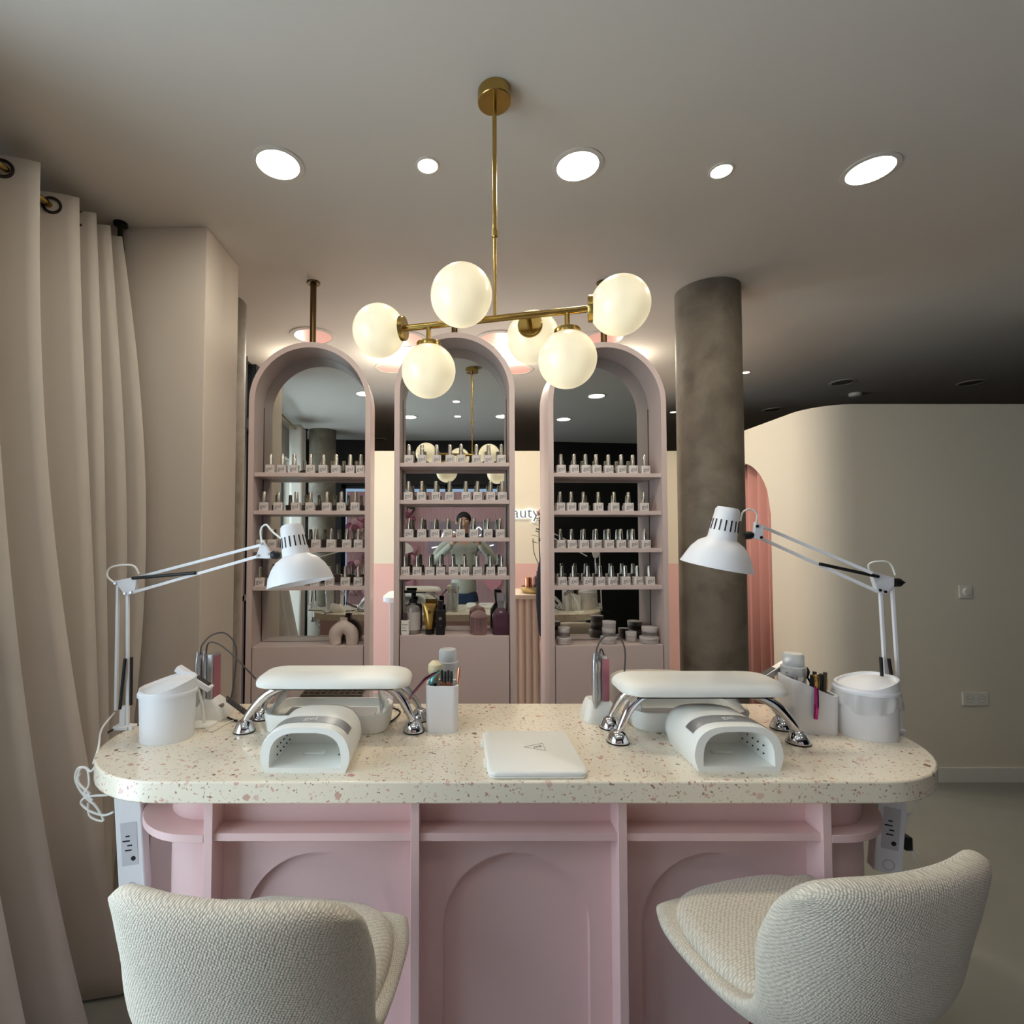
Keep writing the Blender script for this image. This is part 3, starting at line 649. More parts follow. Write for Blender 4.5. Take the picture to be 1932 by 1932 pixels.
# white high counter to the left of the middle tower
p = P(745, 1125, 3.6)
t = thing('white_counter', 'white counter with overhanging rounded top left of the middle tower', 'counter', (p.x+0.12, 3.6, 0))
obj('base', MB().box(-0.14, 0.30, -0.12, 0.25, 0, p.z-0.025), M_matte_white, t, bevel=0.003, smooth=False)
obj('countertop', MB().prism(rrect(0.54, 0.50, 0.12, cx=0.08, cy=0.05), p.z-0.024, p.z+0.012), M_matte_white, t, bevel=0.004)

# ------------------------------------------------------------------ technician's chair behind the desk
t = thing('technician_chair', 'beige padded chair behind the desk, back showing over right armrest', 'chair', (0.83, 2.22, 0))
rings = []
for k in range(9):
    z = 0.55+0.385*k/8; w = 0.33+0.02*math.sin(k/8*math.pi); yy = 0.03*math.sin(k/8*math.pi)
    rings.append([(x, y+yy, z) for x, y in rrect(w, 0.06, 0.028)])
obj('backrest', MB().loft(rings), M_weave, t, bevel=0.0, subsurf=1)
obj('seat', MB().loft([[(x*k, y*k, z) for x, y in rrect(0.44, 0.42, 0.10, cy=0.0)] for z, k in ((0.46, 0.94), (0.48, 1), (0.52, 1), (0.54, 0.93))]), M_weave, t, subsurf=1)
obj('bracket', MB().box(-0.03, 0.03, -0.01, 0.01, 0.46, 0.60), M_black, t)
obj('gas_lift', MB().cyl((0, 0, 0.09), (0, 0, 0.46), 0.025), M_chrome, t)
for k in range(5):
    a = k*2*math.pi/5
    l = obj('leg', MB().tube([(0, 0, 0.10), (0.13*math.cos(a), 0.13*math.sin(a), 0.085), (0.25*math.cos(a), 0.25*math.sin(a), 0.06)], [0.022, 0.016, 0.013], 10), M_chrome, t)
    obj('caster', MB().cyl((0.25*math.cos(a)-0.012, 0.25*math.sin(a), 0.027), (0.25*math.cos(a)+0.012, 0.25*math.sin(a), 0.027), 0.026), M_black, l)

# ------------------------------------------------------------------ the desk
ZT = 0.92; YFt, YBk = 1.239, 1.813; yc = (YFt+YBk)/2; rd = (YBk-YFt)/2; XL, XR = -0.708, 1.017
def stadium(xl, xr, yc, r, n=24):
    return [(xr+r*math.cos(R(-90+180*k/n)), yc+r*math.sin(R(-90+180*k/n))) for k in range(n+1)]+[(xl+r*math.cos(R(90+180*k/n)), yc+r*math.sin(R(90+180*k/n))) for k in range(n+1)]
t = thing('manicure_desk', 'long pink manicure desk with rounded cream terrazzo top', 'desk', (0, 0, 0))
obj('tabletop', MB().prism(stadium(XL, XR, yc, rd), ZT-0.052, ZT), M_terr, t, bevel=0.004)
ZU = ZT-0.052; DF = 1.262; DBK = 1.325
dvx = [P(u, 1560, DF).x for u in (392.5, 783, 1175, 1561)]
zs = zat(1576, DF)
for x in dvx: obj('divider', MB().box(x-0.0105, x+0.0105, DF, DBK+0.02, 0, ZU), M_pink, t, smooth=False, bevel=0.001)
for a, b in zip(dvx[:-1], dvx[1:]):
    x0, x1 = a+0.0105, b-0.0105
    obj('shelf', MB().box(x0, x1, DF+0.008, DBK, zs-0.019, zs), M_pink, t, smooth=False, bevel=0.001)
    # back panel with a sunk arch
    cx = (x0+x1)/2; rr = (x1-x0)*0.385; ztp = zat(1608, DBK); zsr = ztp-rr; n = 28
    arch = [(cx-rr, 0.0)]+[(cx-rr*math.cos(math.pi*k/n), zsr+rr*math.sin(math.pi*k/n)) for k in range(n+1)]+[(cx+rr, 0.0)]
    out = [(x0, 0.0)]+[(x0 if k < n/2 else x1, 0) for k in range(n+1)]+[(x1, 0.0)]
    V = []; F = []
    # surface between the arch line and the bay edge, as vertical strips
    mbp = MB()
    mbp.box(x0, cx-rr, DBK, DBK+0.035, 0, ZU); mbp.box(cx+rr, x1, DBK, DBK+0.035, 0, ZU)
    for k in range(n):
        (xa, za), (xb, zb) = arch[k+1], arch[k+2]
        mbp.add([(xa, DBK, za), (xb, DBK, zb), (xb, DBK, ZU), (xa, DBK, ZU), (xa, DBK+.035, za), (xb, DBK+.035, zb)], [(0, 1, 2, 3), (0, 4, 5, 1)])
    bp = obj('back_panel', mbp, M_pink, t, smooth=False)
    obj('arch_inset', MB().box(cx-rr-0.01, cx+rr+0.01, DBK+0.024, DBK+0.034, 0, ztp+0.01), M_pink, bp, smooth=False)
for sx, xc, r1 in ((-1, -0.646, 0.122), (1, 0.937, 0.150)):
    # rounded end: half-disc shelf round a half-cylinder
    pl = [(xc+sx*0.19*math.cos(R(-90+180*k/28)), 1.452+0.19*math.sin(R(-90+180*k/28))) for k in range(29)]
    dx_ = dvx[0]-0.011 if sx < 0 else dvx[3]+0.011; pl += [(dx_, 1.642), (dx_, 1.262)]
    obj('end_shelf', MB().prism(pl, zs-0.019, zs), M_pink, t, bevel=0.0015)
    pl = [(xc+sx*r1*math.cos(R(-90+180*k/28)), 1.452+r1*math.sin(R(-90+180*k/28))) for k in range(29)]
    pl += [(dx_, 1.452+r1), (dx_, 1.452-r1)]
    obj('rounded_end', MB().prism(pl, 0, ZU), M_pink, t)
obj('carcass', MB().box(-0.64, 0.93, DBK+0.036, 1.575, 0, ZU), M_pink, t, smooth=False)
obj('rear_panel', MB().box(-0.93, 1.10, 1.60, 1.625, 0, ZU), M_pink, t, smooth=False)

# ------------------------------------------------------------------ things on the desk
gel_logo = text_mesh('gel', 0.030, 0.0002)
def uv_lamp(label, xc, yf):
    t = thing('nail_lamp', label, 'nail lamp', (xc, yf, ZT), 0, 'white curing lamps on the desk')
    n = 40
    def prof(w, h, rt, zb=0.0, inset=0):
        # from bottom left, up, over, down to bottom right
        pts = []
        for k in range(n+1):
            q = k/n
            a = math.pi*(1-q)
            ce, se = math.cos(a), math.sin(a)
            x = (w/2)*math.copysign(abs(ce)**0.62, ce); z = zb+h*abs(se)**0.60
            pts.append((x, z))
        return pts
    def P3(pr, y, sh=0): return [(x, y, z+sh) for x, z in pr]
    o0 = prof(0.226, 0.112, 0)
    ys = [(0.0, 0.985), (0.004, 1.0), (0.17, 0.97), (0.205, 0.90), (0.222, 0.72)]
    def bottomfix(pr):  # tuck the side walls inwards near the table
        return [(x*(1-0.10*max(0, 1-z/0.05)**2), z) for x, z in pr]
    o0 = bottomfix(o0)
    inn = prof(0.172, 0.082, 0, 0.012)
    mb = MB()
    rings = [P3(inn, 0.150), P3(inn, 0.012), P3([(x*1.03, z*1.03) for x, z in inn], 0.0)]+[[(x*k, y, z*k) for x, z in o0] for y, k in ys]
    mb.loft(rings, True, True)
    obj('housing', mb, M_white, t, angle=50)
    obj('hand_tray', MB().box(-0.088, 0.088, 0.002, 0.155, 0.0, 0.0125), M_white, t, bevel=0.003)
    obj('finger_rest', MB().prism(rrect(0.055, 0.022, 0.008, cy=0.085), 0.0125, 0.018), M_white, t, bevel=0.002)
    # silver band over the top
    mb = MB(); a, b = 8, n-7; bd = []
    for y, k in ((0.030, 1.004), (0.075, 1.0)): bd.append([(x*(k+0.004), y, z*(k+0.004)) for x, z in o0[a:b]])
    bd2 = [[(x*0.99, y, z*0.99) for x, y, z in r] for r in bd]
    mb.loft([bd2[0], bd[0], bd[1], bd2[1]], False, False, closed=False)
    band = obj('silver_band', mb, M_silver, t)
    text('logo', 'gel', 0.03, M_white, band, (0, 0.052, 0.1135), (0, 0, 0), me=gel_logo)
    for sgn in (-1, 1):
        mb = MB()
        for i in range(5):
            for j in range(2): mb.cyl((sgn*0.079, 0.03+0.024*i, 0.032+0.02*j), (sgn*0.0765, 0.03+0.024*i, 0.032+0.02*j), 0.0022, n=8)
        obj('led_row', mb, M_black, t)
    return t
uv_lamp('white arch-shaped nail curing lamp in front of the left armrest', P(576, 1450, 1.29).x, 1.285)
uv_lamp('white arch-shaped nail curing lamp in front of the right armrest', P(1394, 1448, 1.295).x, 1.292)

def armrest(label, fx, feet, px, py0, py1, zb):
    """feet: list of (x, y); pillow from px[0]..px[1], py0..py1, underside zb"""
    t = thing('wrist_cushion_stand', label, 'hand rest', ((px[0]+px[1])/2, (py0+py1)/2, ZT), 0, 'white armrests on the desk')
    ox, oy = (px[0]+px[1])/2, (py0+py1)/2; w = px[1]-px[0]; d = py1-py0; z0 = zb-ZT
    rings = []
    for h, k, m_ in ((0, 0.97, .93), (0.004, 1, 1), (0.014, 1, 1), (0.022, 0.985, .96), (0.032, 0.945, .86), (0.039, 0.86, .66), (0.042, 0.6, .3)):
        rings.append([(x*k, y*m_, z0+h) for x, y in rrect(w, d, d*0.30, 8)])
    obj('cushion', MB().loft(rings), M_leather, t, subsurf=1)
    fr = obj('underframe', MB().box(-w/2+0.05, w/2-0.05, -d/2+0.03, d/2-0.03, z0-0.008, z0+0.002), M_black, t, smooth=False)
    for (x, y) in feet:
        sg = -1 if x < ox else 1; lx, ly = x-ox, y-oy
        tx = sg*(w/2-0.085); ty = ly*0.55
        l = obj('leg', MB().tube([(tx-sg*0.03, ty, z0-0.006), (tx+sg*0.01, ty, z0-0.010), (tx+(lx-tx)*0.55, ty+(ly-ty)*0.5, z0*0.72), (lx-sg*0.012, ly, 0.05), (lx, ly, 0.022)], [0.012, 0.014, 0.014, 0.011, 0.008], 14), M_chrome, t)
        f = obj('foot', MB().lathe([(0.031, 0.004), (0.031, 0.008), (0.020, 0.030), (0.009, 0.036)], (lx, ly, 0)), M_chrome, l)
        obj('rubber_pad', MB().lathe([(0.031, 0), (0.032, 0.004)], (lx, ly, 0)), M_black, f)
    return t
fl = lambda u, v: PZ(u, v, ZT)
a = fl(461, 1380); b = fl(781, 1380)
armrest('white cushioned armrest on chrome legs at the left station', 0, [(a.x, a.y), (b.x, b.y), (a.x+0.01, a.y+0.11), (b.x+0.012, b.y+0.10)], (P(472, 1300, 1.475).x, P(772, 1300, 1.475).x), 1.475, 1.635, zat(1303, 1.475))
a = fl(1166, 1400); b = fl(1506, 1402)
armrest('white cushioned armrest on chrome legs at the right station', 0, [(a.x, a.y), (b.x, b.y), (a.x+0.01, a.y+0.11), (b.x+0.022, b.y+0.11)], (P(1180, 1318, 1.425).x, P(1504, 1318, 1.425).x), 1.42, 1.60, zat(1318, 1.425))

# dust collectors under the armrests
def collector(label, x0, x1, y0, y1):
    t = thing('dust_collector', label, 'dust collector', ((x0+x1)/2, (y0+y1)/2, ZT), 0, 'nail dust collectors')
    w, d = x1-x0, y1-y0
    obj('base', MB().loft([[(x*k, y*k, z) for x, y in rrect(w, d, 0.05, 8)] for z, k in ((0, 0.93), (0.004, 0.96), (0.05, 1.0), (0.056, 0.985), (0.056, 0.93), (0.03, 0.90))], True, True), M_white, t)
    obj('grille', MB().box(-w*0.36, w*0.36, -d*0.30, d*0.30, 0.0305, 0.036), M_silver, t, smooth=False)
    for s_ in (-1, 1):
        obj('hood_side', MB().add([(s_*w*0.44, -d*0.40, 0.056), (s_*w*0.44, d*0.42, 0.056), (s_*w*0.36, d*0.42, 0.125), (s_*w*0.40, -d*0.10, 0.10),
                                   (s_*(w*0.44-.003), -d*0.40, 0.056), (s_*(w*0.44-.003), d*0.42, 0.056), (s_*(w*0.36-.003), d*0.42, 0.125), (s_*(w*0.40-.003), -d*0.10, 0.10)],
                                  [(0, 1, 2, 3), (4, 7, 6, 5), (0, 4, 5, 1), (1, 5, 6, 2), (2, 6, 7, 3), (3, 7, 4, 0)]), M_clear, t, smooth=False)
    return t
a = fl(489, 1380); b = fl(735, 1380)
collector('white nail dust collector under the left armrest', a.x+0.01, b.x, 1.525, 1.70)
a = fl(1197, 1380)
collector('white nail dust collector under the right armrest', a.x, a.x+0.36, 1.545, 1.69)
# display rack over the left collector
t = thing('nail_tip_rack', 'brown gridded nail tip rack on small metal pegs behind left armrest', 'rack', (P(628, 1312, 1.73).x, 1.745, ZT))
mb = MB(); zr = 0.052
mb.box(-0.105, 0.105, -0.035, 0.04, zr, zr+0.004)
pl = obj('plate', mb, mat('taupe_plastic', (150, 138, 128), 0.4), t, smooth=False)
mb = MB()
for k in range(11): mb.box(-0.1+0.02*k-0.001, -0.1+0.02*k+0.001, -0.035, 0.04, zr+0.004, zr+0.010)
for k in range(4): mb.box(-0.101, 0.101, -0.035+0.025*k-0.001, -0.035+0.025*k+0.001, zr+0.004, zr+0.010)
obj('grid', mb, mat('umber_plastic', (92, 80, 70), 0.4), pl, smooth=False)
for k in range(5): obj('peg', MB().cyl((-0.09+0.045*k, -0.025, 0), (-0.09+0.045*k, -0.025, zr), 0.006, n=12), M_chrome, t)

# white sample book in the middle
t = thing('sample_case', 'closed white plastic sample case with triangle logo, centre of desk', 'case', (0.198, 1.383, ZT), R(0.5))
lw, ld = 0.243, 0.265
obj('base', MB().loft([[(x*k, y*k, z) for x, y in rrect(lw, ld, 0.020)] for z, k in ((0, 0.975), (0.002, 0.995), (0.0075, 1))]), M_white, t)
lid = obj('lid', MB().loft([[(x*k, y*k, z) for x, y in rrect(lw, ld, 0.020)] for z, k in ((0.0083, 1), (0.013, 0.997), (0.0165, 0.975), (0.0185, 0.94))]), M_white, t)
for yy in (0.065, -0.06): obj('hinge', MB().prism(rrect(0.008, 0.034, 0.003, cx=-lw/2-0.003, cy=yy), 0.003, 0.014), M_white, t, bevel=0.001)
lz = 0.0187; tr = [(-0.016, 0.012), (0.038, 0.036), (0.038, -0.012)]
mb = MB()
for k in range(3):
    a, b = Vector(tr[k]+(lz,)), Vector(tr[(k+1) % 3]+(lz,)); mb.tube([a, b], 0.0006, 6, smooth=False)
obj('emblem', mb, M_text, lid, smooth=False)
text('logo', 'gel', 0.03, M_text, lid, (0.021, 0.012, lz), (0, 0, R(180)), me=text_mesh('gel', 0.020, 0.0002))

# little swing-top bins
def bin_(label, cx, cy, rx, ry, rz, bag=False):
    t = thing('desktop_bin', label, 'bin', (cx, cy, ZT), rz, None)
    n = 48
    def el(k, z, f=None):
        out = []
        for i in range(n):
            a = 2*math.pi*i/n; x, y = rx*k*math.cos(a), ry*k*math.sin(a)
            out.append((x, y, z if f is None else z+f(x, y)))
        return out
    obj('body', MB().loft([el(0.90, 0), el(0.92, 0.003), el(0.97, 0.125), el(0.97, 0.13)]), M_matte_white, t)
    obj('rim', MB().loft([el(0.97, 0.127), el(1.03, 0.127), el(1.03, 0.135), el(0.99, 0.139)], True, False), M_matte_white, t)
    dip = lambda x, y: (-0.016*math.cos(x/rx*1.6)**2 if x > -rx else 0)
    g = lambda x, y: 0.012*math.sin(x/rx*1.7)+(-0.012 if y < 0 else 0.004)*math.cos(x/rx*1.57)
    obj('lid', MB().loft([el(0.99, 0.139), el(0.97, 0.160, g), el(0.90, 0.160, g), el(0.87, 0.153, g), el(0.4, 0.163, lambda x, y: 0.010*math.sin(x/rx*2.2)), el(0.02, 0.166)], False, True), M_matte_white, t)
    if bag:
        rings = []
        for j, (k, z) in enumerate(((1.035, 0.128), (1.05, 0.118), (1.06, 0.106), (1.045, 0.095))):
            rg = []
            for i in range(96):
                a = 2*math.pi*i/96; wv = (math.sin(11*a+1)+0.6*math.sin(17*a+j)+0.4*math.sin(5*a))*0.0022*(j > 0)
                rg.append(((rx*k+wv)*math.cos(a), (ry*k+wv)*math.sin(a), z-0.006*j*(0.6+0.5*math.sin(3*a+1)+0.25*math.sin(8*a))))
            rings.append(rg)
        o = obj('bag_liner', MB().loft(rings, False, False), glassy('bag_film', (238, 238, 238), 0.35, 0.3), t)
    return t
q = fl(315, 1408); bin_('white oval swing-top desktop bin at the left end of the desk', q.x-0.034, q.y+0.062, 0.076, 0.066, R(20))
q = fl(1656, 1402); bin_('white oval swing-top bin with plastic bag liner at the right end', q.x+0.022, q.y+0.064, 0.080, 0.070, R(-15), True)

# brush pot
def cup(name, label, cx, cy, w, d, h, rz, cut=None):
    t = thing(name, label, 'pot', (cx, cy, ZT), rz)
    rr = rrect(w, d, 0.018)
    top = lambda x, y: h if cut is None else h+cut(x, y)
    ri = [(x*(1-0.006/w*2), y*(1-0.006/d*2)) for x, y in rr]
    mb = MB().loft([[(x*0.93, y*0.93, 0) for x, y in rr], [(x*0.96, y*0.96, 0.003) for x, y in rr], [(x, y, top(x, y)) for x, y in rr], [(x, y, top(x, y)) for x, y in ri], [(x*0.95, y*0.95, 0.006) for x, y in ri]])
    obj('pot_body', mb, M_matte_white, t)
    return t
q = fl(834, 1384); CXp, CYp = q.x, q.y+0.04
cup('brush_pot', 'white square pot of brushes right of the left armrest', CXp, CYp, 0.098, 0.08, 0.137, 0)
def stick(name, label, cat, p0, p1, r, m, group=None, tip=None, tipm=None, tiplen=0.3):
    p0, p1 = Vector(p0), Vector(p1); t = thing(name, label, cat, p0, 0, group); d = p1-p0
    obj('handle', MB().tube([(0, 0, 0), d*(1-tiplen if tip else 1)], [r*0.8, r], 10, smooth=False), m, t)
    if tip: obj('tip', MB().tube([d*(1-tiplen), d*(1-tiplen/2), d], [r*1.05, tip, tip*0.8], 10, smooth=False), tipm, t)
    return t
zp = ZT+0.012
for k in range(5):
    x = CXp+0.000+0.0095*k-0.0
    stick('makeup_brush', 'rose gold and black nail brush, %s of five in the white pot' % ['leftmost', 'second', 'third', 'fourth', 'rightmost leaning'][k], 'brush',
          (x-0.004, CYp-0.015, zp), (x+(0.016 if k == 4 else 0.002)-0.003, CYp-0.012, ZT+(0.178 if k != 4 else 0.186)-0.004*(k % 2)), 0.0042, M_rosegold, 'brushes in the white pot', 0.0045, M_black if k != 4 else M_rosegold, 0.20)
t = thing('powder_brush', 'fluffy cream powder brush standing in the white pot', 'brush', (CXp-0.02, CYp+0.01, zp))
obj('handle', MB().cyl((0, 0, 0), (-0.003, 0, 0.125), 0.005), M_black, t)
obj('bristles', MB().lathe([(0.006, 0.122), (0.015, 0.140), (0.022, 0.160), (0.020, 0.178), (0.010, 0.188), (0.002, 0.190)], (-0.003, 0, 0)), mat('cream_bristle', (232, 218, 184), 0.9, bump=0.4, bscale=400), t)
t = thing('nail_clippers', 'iridescent metal scissors leaning out of the white pot', 'scissors', (CXp-0.03, CYp-0.015, ZT+0.06))
obj('blade', MB().tube([(0.01, 0, 0), (-0.002, -0.002, 0.085), (0.022, -0.002, 0.118)], [0.003, 0.006, 0.003], 8), mat('teal_metal', (96, 170, 176), 0.2, 1.0), t)
obj('handle', MB().tube([(0.012, -0.004, 0.112), (-0.018, -0.006, 0.095), (-0.05, -0.010, 0.060), (-0.068, -0.012, 0.036)], [0.004, 0.006, 0.005, 0.003], 8), mat('violet_metal', (150, 110, 130), 0.15, 1.0), t)
t = thing('cuticle_nippers', 'small chrome cuticle nippers with open jaws in the white pot', 'nippers', (CXp-0.028, CYp+0.02, ZT+0.05))
obj('handle', MB().tube([(0.0, 0, 0), (-0.008, 0, 0.05), (0.0, 0, 0.085)], 0.003, 8).tube([(0.015, 0, 0), (0.015, 0, 0.05), (0.002, 0, 0.085)], 0.003, 8), M_chrome, t)
obj('jaw', MB().tube([(0, 0, 0.082), (-0.005, 0, 0.10), (-0.003, 0, 0.118)], [0.005, 0.003, 0.001], 8).tube([(0, 0, 0.082), (0.007, 0, 0.10), (0.005, 0, 0.118)], [0.005, 0.003, 0.001], 8), M_chrome, t)
def pump(label, cx, cy):
    t = thing('pump_dispenser', label, 'bottle', (cx, cy, ZT), 0)
    obj('body', MB().lathe([(0.032, 0), (0.033, 0.003), (0.033, 0.150), (0.030, 0.156)]), M_clear, t)
    obj('neck', MB().lathe([(0.034, 0.156), (0.035, 0.158), (0.035, 0.182), (0.031, 0.184)]), glassy('neck_plastic', (225, 228, 230), 0.6), t)
    obj('cap', MB().lathe([(0.027, 0.184), (0.0285, 0.188), (0.0285, 0.215), (0.025, 0.221), (0.01, 0.222)]), glassy('cap_plastic', (230, 234, 236), 0.55, 0.2), t)
    obj('dip_tube', MB().cyl((0, 0, 0.01), (0, 0, 0.184), 0.003, n=8), M_white, t)
    return t
q = P(845, 1300, 1.66); pump('clear pump dispenser bottle behind the white brush pot', q.x, q.y)
q = P(1498, 1300, 1.60); pump('clear pump dispenser bottle behind the slanted tool box', q.x, q.y)

# slanted tool box at the right station
BXc, BYc = P(1525, 1380, 1.575).x, 1.575
cup('tool_box', 'white slant-topped tool box between right armrest and bin', BXc, BYc, 0.130, 0.10, 0.135, R(-6), cut=lambda x, y: -0.022*math.sin(x/0.0675*1.5)*1.0 if x < 0.03 else -0.022)
for k, (dx, dz, c) in enumerate(((0.006, 0.164, 'black'), (0.018, 0.172, 'black'), (0.029, 0.164, 'black'), (0.038, 0.166, 'bronze'), (0.046, 0.172, 'bronze'), (0.052, 0.150, 'copper'))):
    m_ = {'black': M_black, 'bronze': mat('bronze_lacquer', (84, 78, 60), 0.35, 0.4), 'copper': M_rosegold}[c]
    stick('nail_art_pen', '%s nail art pen, %s in the slanted tool box' % (c, ['leftmost', 'second from left', 'third from left', 'third from right', 'second from right', 'rightmost and shortest'][k]), 'pen',
          (BXc+dx-0.012, BYc-0.01+0.006*(k % 2), zp), (BXc+dx+0.003, BYc-0.01+0.006*(k % 2), ZT+dz), 0.0055, m_, 'pens in the tool box')
for k in range(3):
    stick('nail_file', 'slim pink metallic pusher, number %s from the left in the tool box' % ['one', 'two', 'three'][k], 'nail tool',
          (BXc-0.035+0.012*k, BYc+0.0, zp+0.03), (BXc-0.055+0.014*k, BYc+0.01, ZT+0.168-0.004*k), 0.003, M_rosegold if k else M_silver, 'pushers in the tool box')
t = thing('cuticle_nippers', 'dark cuticle nippers with open jaws in the slanted tool box', 'nippers', (BXc+0.002, BYc+0.01, ZT+0.06))
obj('handle', MB().tube([(-0.012, 0, 0), (-0.010, 0, 0.06), (0.002, 0, 0.095)], 0.003, 8).tube([(0.022, 0, 0), (0.020, 0, 0.06), (0.004, 0, 0.095)], 0.003, 8), mat('gun_steel', (70, 68, 66), 0.25, 1.0), t)
obj('jaw', MB().tube([(0.002, 0, 0.092), (-0.005, 0, 0.108), (-0.002, 0, 0.122)], [0.006, 0.0035, 0.001], 8).tube([(0.002, 0, 0.092), (0.010, 0, 0.108), (0.006, 0, 0.122)], [0.006, 0.0035, 0.001], 8), MATS['gun_steel'], t)
t = thing('tweezers', 'gold to magenta tweezers clipped over the front of the tool box', 'tweezers', (BXc-0.015, BYc-0.058, ZT+0.05))
obj('arm', MB().tube([(-0.002, 0, 0), (0, -0.002, 0.04), (0.003, 0, 0.10)], [0.0055, 0.0065, 0.005], 10), mat('magenta_chrome', (196, 70, 150), 0.12, 1.0), t)
obj('clip', MB().tube([(0.003, 0, 0.085), (0.004, 0, 0.118), (0.004, 0.008, 0.122)], [0.0056, 0.006, 0.005], 10), mat('gold_chrome', (214, 170, 96), 0.15, 1.0), t)

# electric nail drills
def drill(label, u, v, Y, flip, screen):
    q = P(u, v, Y); t = thing('nail_drill', label, 'nail drill', (q.x, Y, ZT), 0, 'electric nail drills')
    f = flip
    obj('base', MB().loft([[(x*k+f*sh, y*k, z) for x, y in rrect(0.125, 0.10, 0.025)] for z, k, sh in ((0, 0.97, 0), (0.006, 1, 0), (0.035, 0.86, 0), (0.060, 0.60, -0.008), (0.066, 0.50, -0.010))]), M_white, t)
    b = obj('control_box', MB().prism(rrect(0.020, 0.055, 0.005, cx=f*0.008), 0.060, 0.205), M_silver, t, bevel=0.002)
    obj('pink_face', MB().box(f*0.0185, f*0.0195, -0.026, 0.026, 0.064, 0.196) if not screen else MB().box(f*0.020-0.02, f*0.021, -0.0285, -0.0275, 0.064, 0.196), mat('pink_foil', (176, 110, 126), 0.3, 0.3), b, smooth=False)
    obj('dial_panel', MB().prism(rrect(0.03, 0.02, 0.004, cx=f*0.035, cy=-0.02), 0.03, 0.047), MATS['taupe_plastic'], t, bevel=0.001)
    for k, dx in enumerate((-0.026, -0.012)):
        h = obj('handpiece', MB().lathe([(0.003, 0.02), (0.004, 0.05), (0.0085, 0.065), (0.0095, 0.08), (0.0095, 0.185), (0.008, 0.196), (0.0055, 0.20), (0.0055, 0.215)], (f*dx, -0.035+0.014*k, 0)), M_silver, t)
    s = f*-0.02
    obj('cable', MB().tube([(s, -0.03, 0.205), (s+f*0.004, -0.03, 0.235), (s+f*0.03, -0.02, 0.265), (s+f*0.07, -0.01, 0.268), (s+f*0.10, 0, 0.22), (s+f*0.095, 0, 0.12), (s+f*0.085, 0, 0.05)], 0.0026, 8), mat('grey_cable', (84, 80, 80), 0.5), t)
    obj('cable', MB().tube([(s+f*0.012, -0.02, 0.205), (s+f*0.02, -0.02, 0.24), (s+f*0.055, -0.02, 0.235), (s+f*0.10, -0.02, 0.20), (s+f*0.14, -0.02, 0.16), (s+f*0.165, 0, 0.12)] if f > 0 and not screen else [(s+0.012, -0.02, 0.205), (s+0.018, -0.02, 0.225), (s+0.03, -0.01, 0.20), (s+0.04, 0, 0.10), (s+0.045, 0, 0.03)], 0.0026, 8), MATS['grey_cable'], t)
    return t
drill('white nail drill with pink side at the left end of desk', 397, 1345, 1.68, 1, False)
drill('white nail drill with pink face, left of the right armrest', 1133, 1350, 1.66, 1, True)
# coiled lead from the left drill
mb = MB(); pts = []
a, b = P(428, 1318, 1.66), P(478, 1336, 1.62); b.z = ZT+0.016
for k in range(0, 161):
    q = k/160; c = a.lerp(b, q); c.z = max(c.z, ZT+0.013)-0.0*q; an = q*2*math.pi*16
    pts.append((c.x, c.y+0.008*math.cos(an), c.z+0.008*math.sin(an)))
o = obj('coiled_lead', MB().tube(pts, 0.0022, 6, smooth=False), MATS['grey_cable']); tag(o, 'grey coiled cord running from the left drill to the armrest leg', 'cord')
# cure lamps: tilted bars on small stands
def flash(label, u0, v0, u1, v1, Y, ub, vb, shade):
    a, b = P(u0, v0, Y), P(u1, v1, Y); q = PZ(ub, vb, ZT); base = Vector((q.x, q.y, ZT))
    t = thing('flash_cure_lamp', label, 'lamp', base)
    obj('base', MB().lathe([(0.036, 0), (0.038, 0.002), (0.036, 0.006)], n=40), M_white, t)
    m = (a+b)/2-base
    obj('stem', MB().tube([(0, 0, 0.005), (m.x*0.3, m.y*0.3, m.z*0.5), m], 0.0045, 10), M_white, t)
    d = (b-a).normalized(); n_ = Vector((0, 1, 0)); w = d.cross(n_).normalized(); L = (b-a).length/2
    h = obj('head', MB().obox(m, d, n_, w, L, 0.014, 0.009), shade, t, bevel=0.003, smooth=False)
    obj('led_face', MB().obox(m+d*L*0.45+(w if w.z > 0 else -w)*0.0095, d, n_, w, L*0.4, 0.010, 0.001), M_black, h, smooth=False)
flash('small white flash cure lamp tilted over the left bin', 335, 1260, 398, 1300, 1.58, 385, 1367, M_matte_white)
flash('grey and white clip lamp tilted behind the right armrest', 1492, 1246, 1436, 1281, 1.66, 1478, 1345, M_silver)

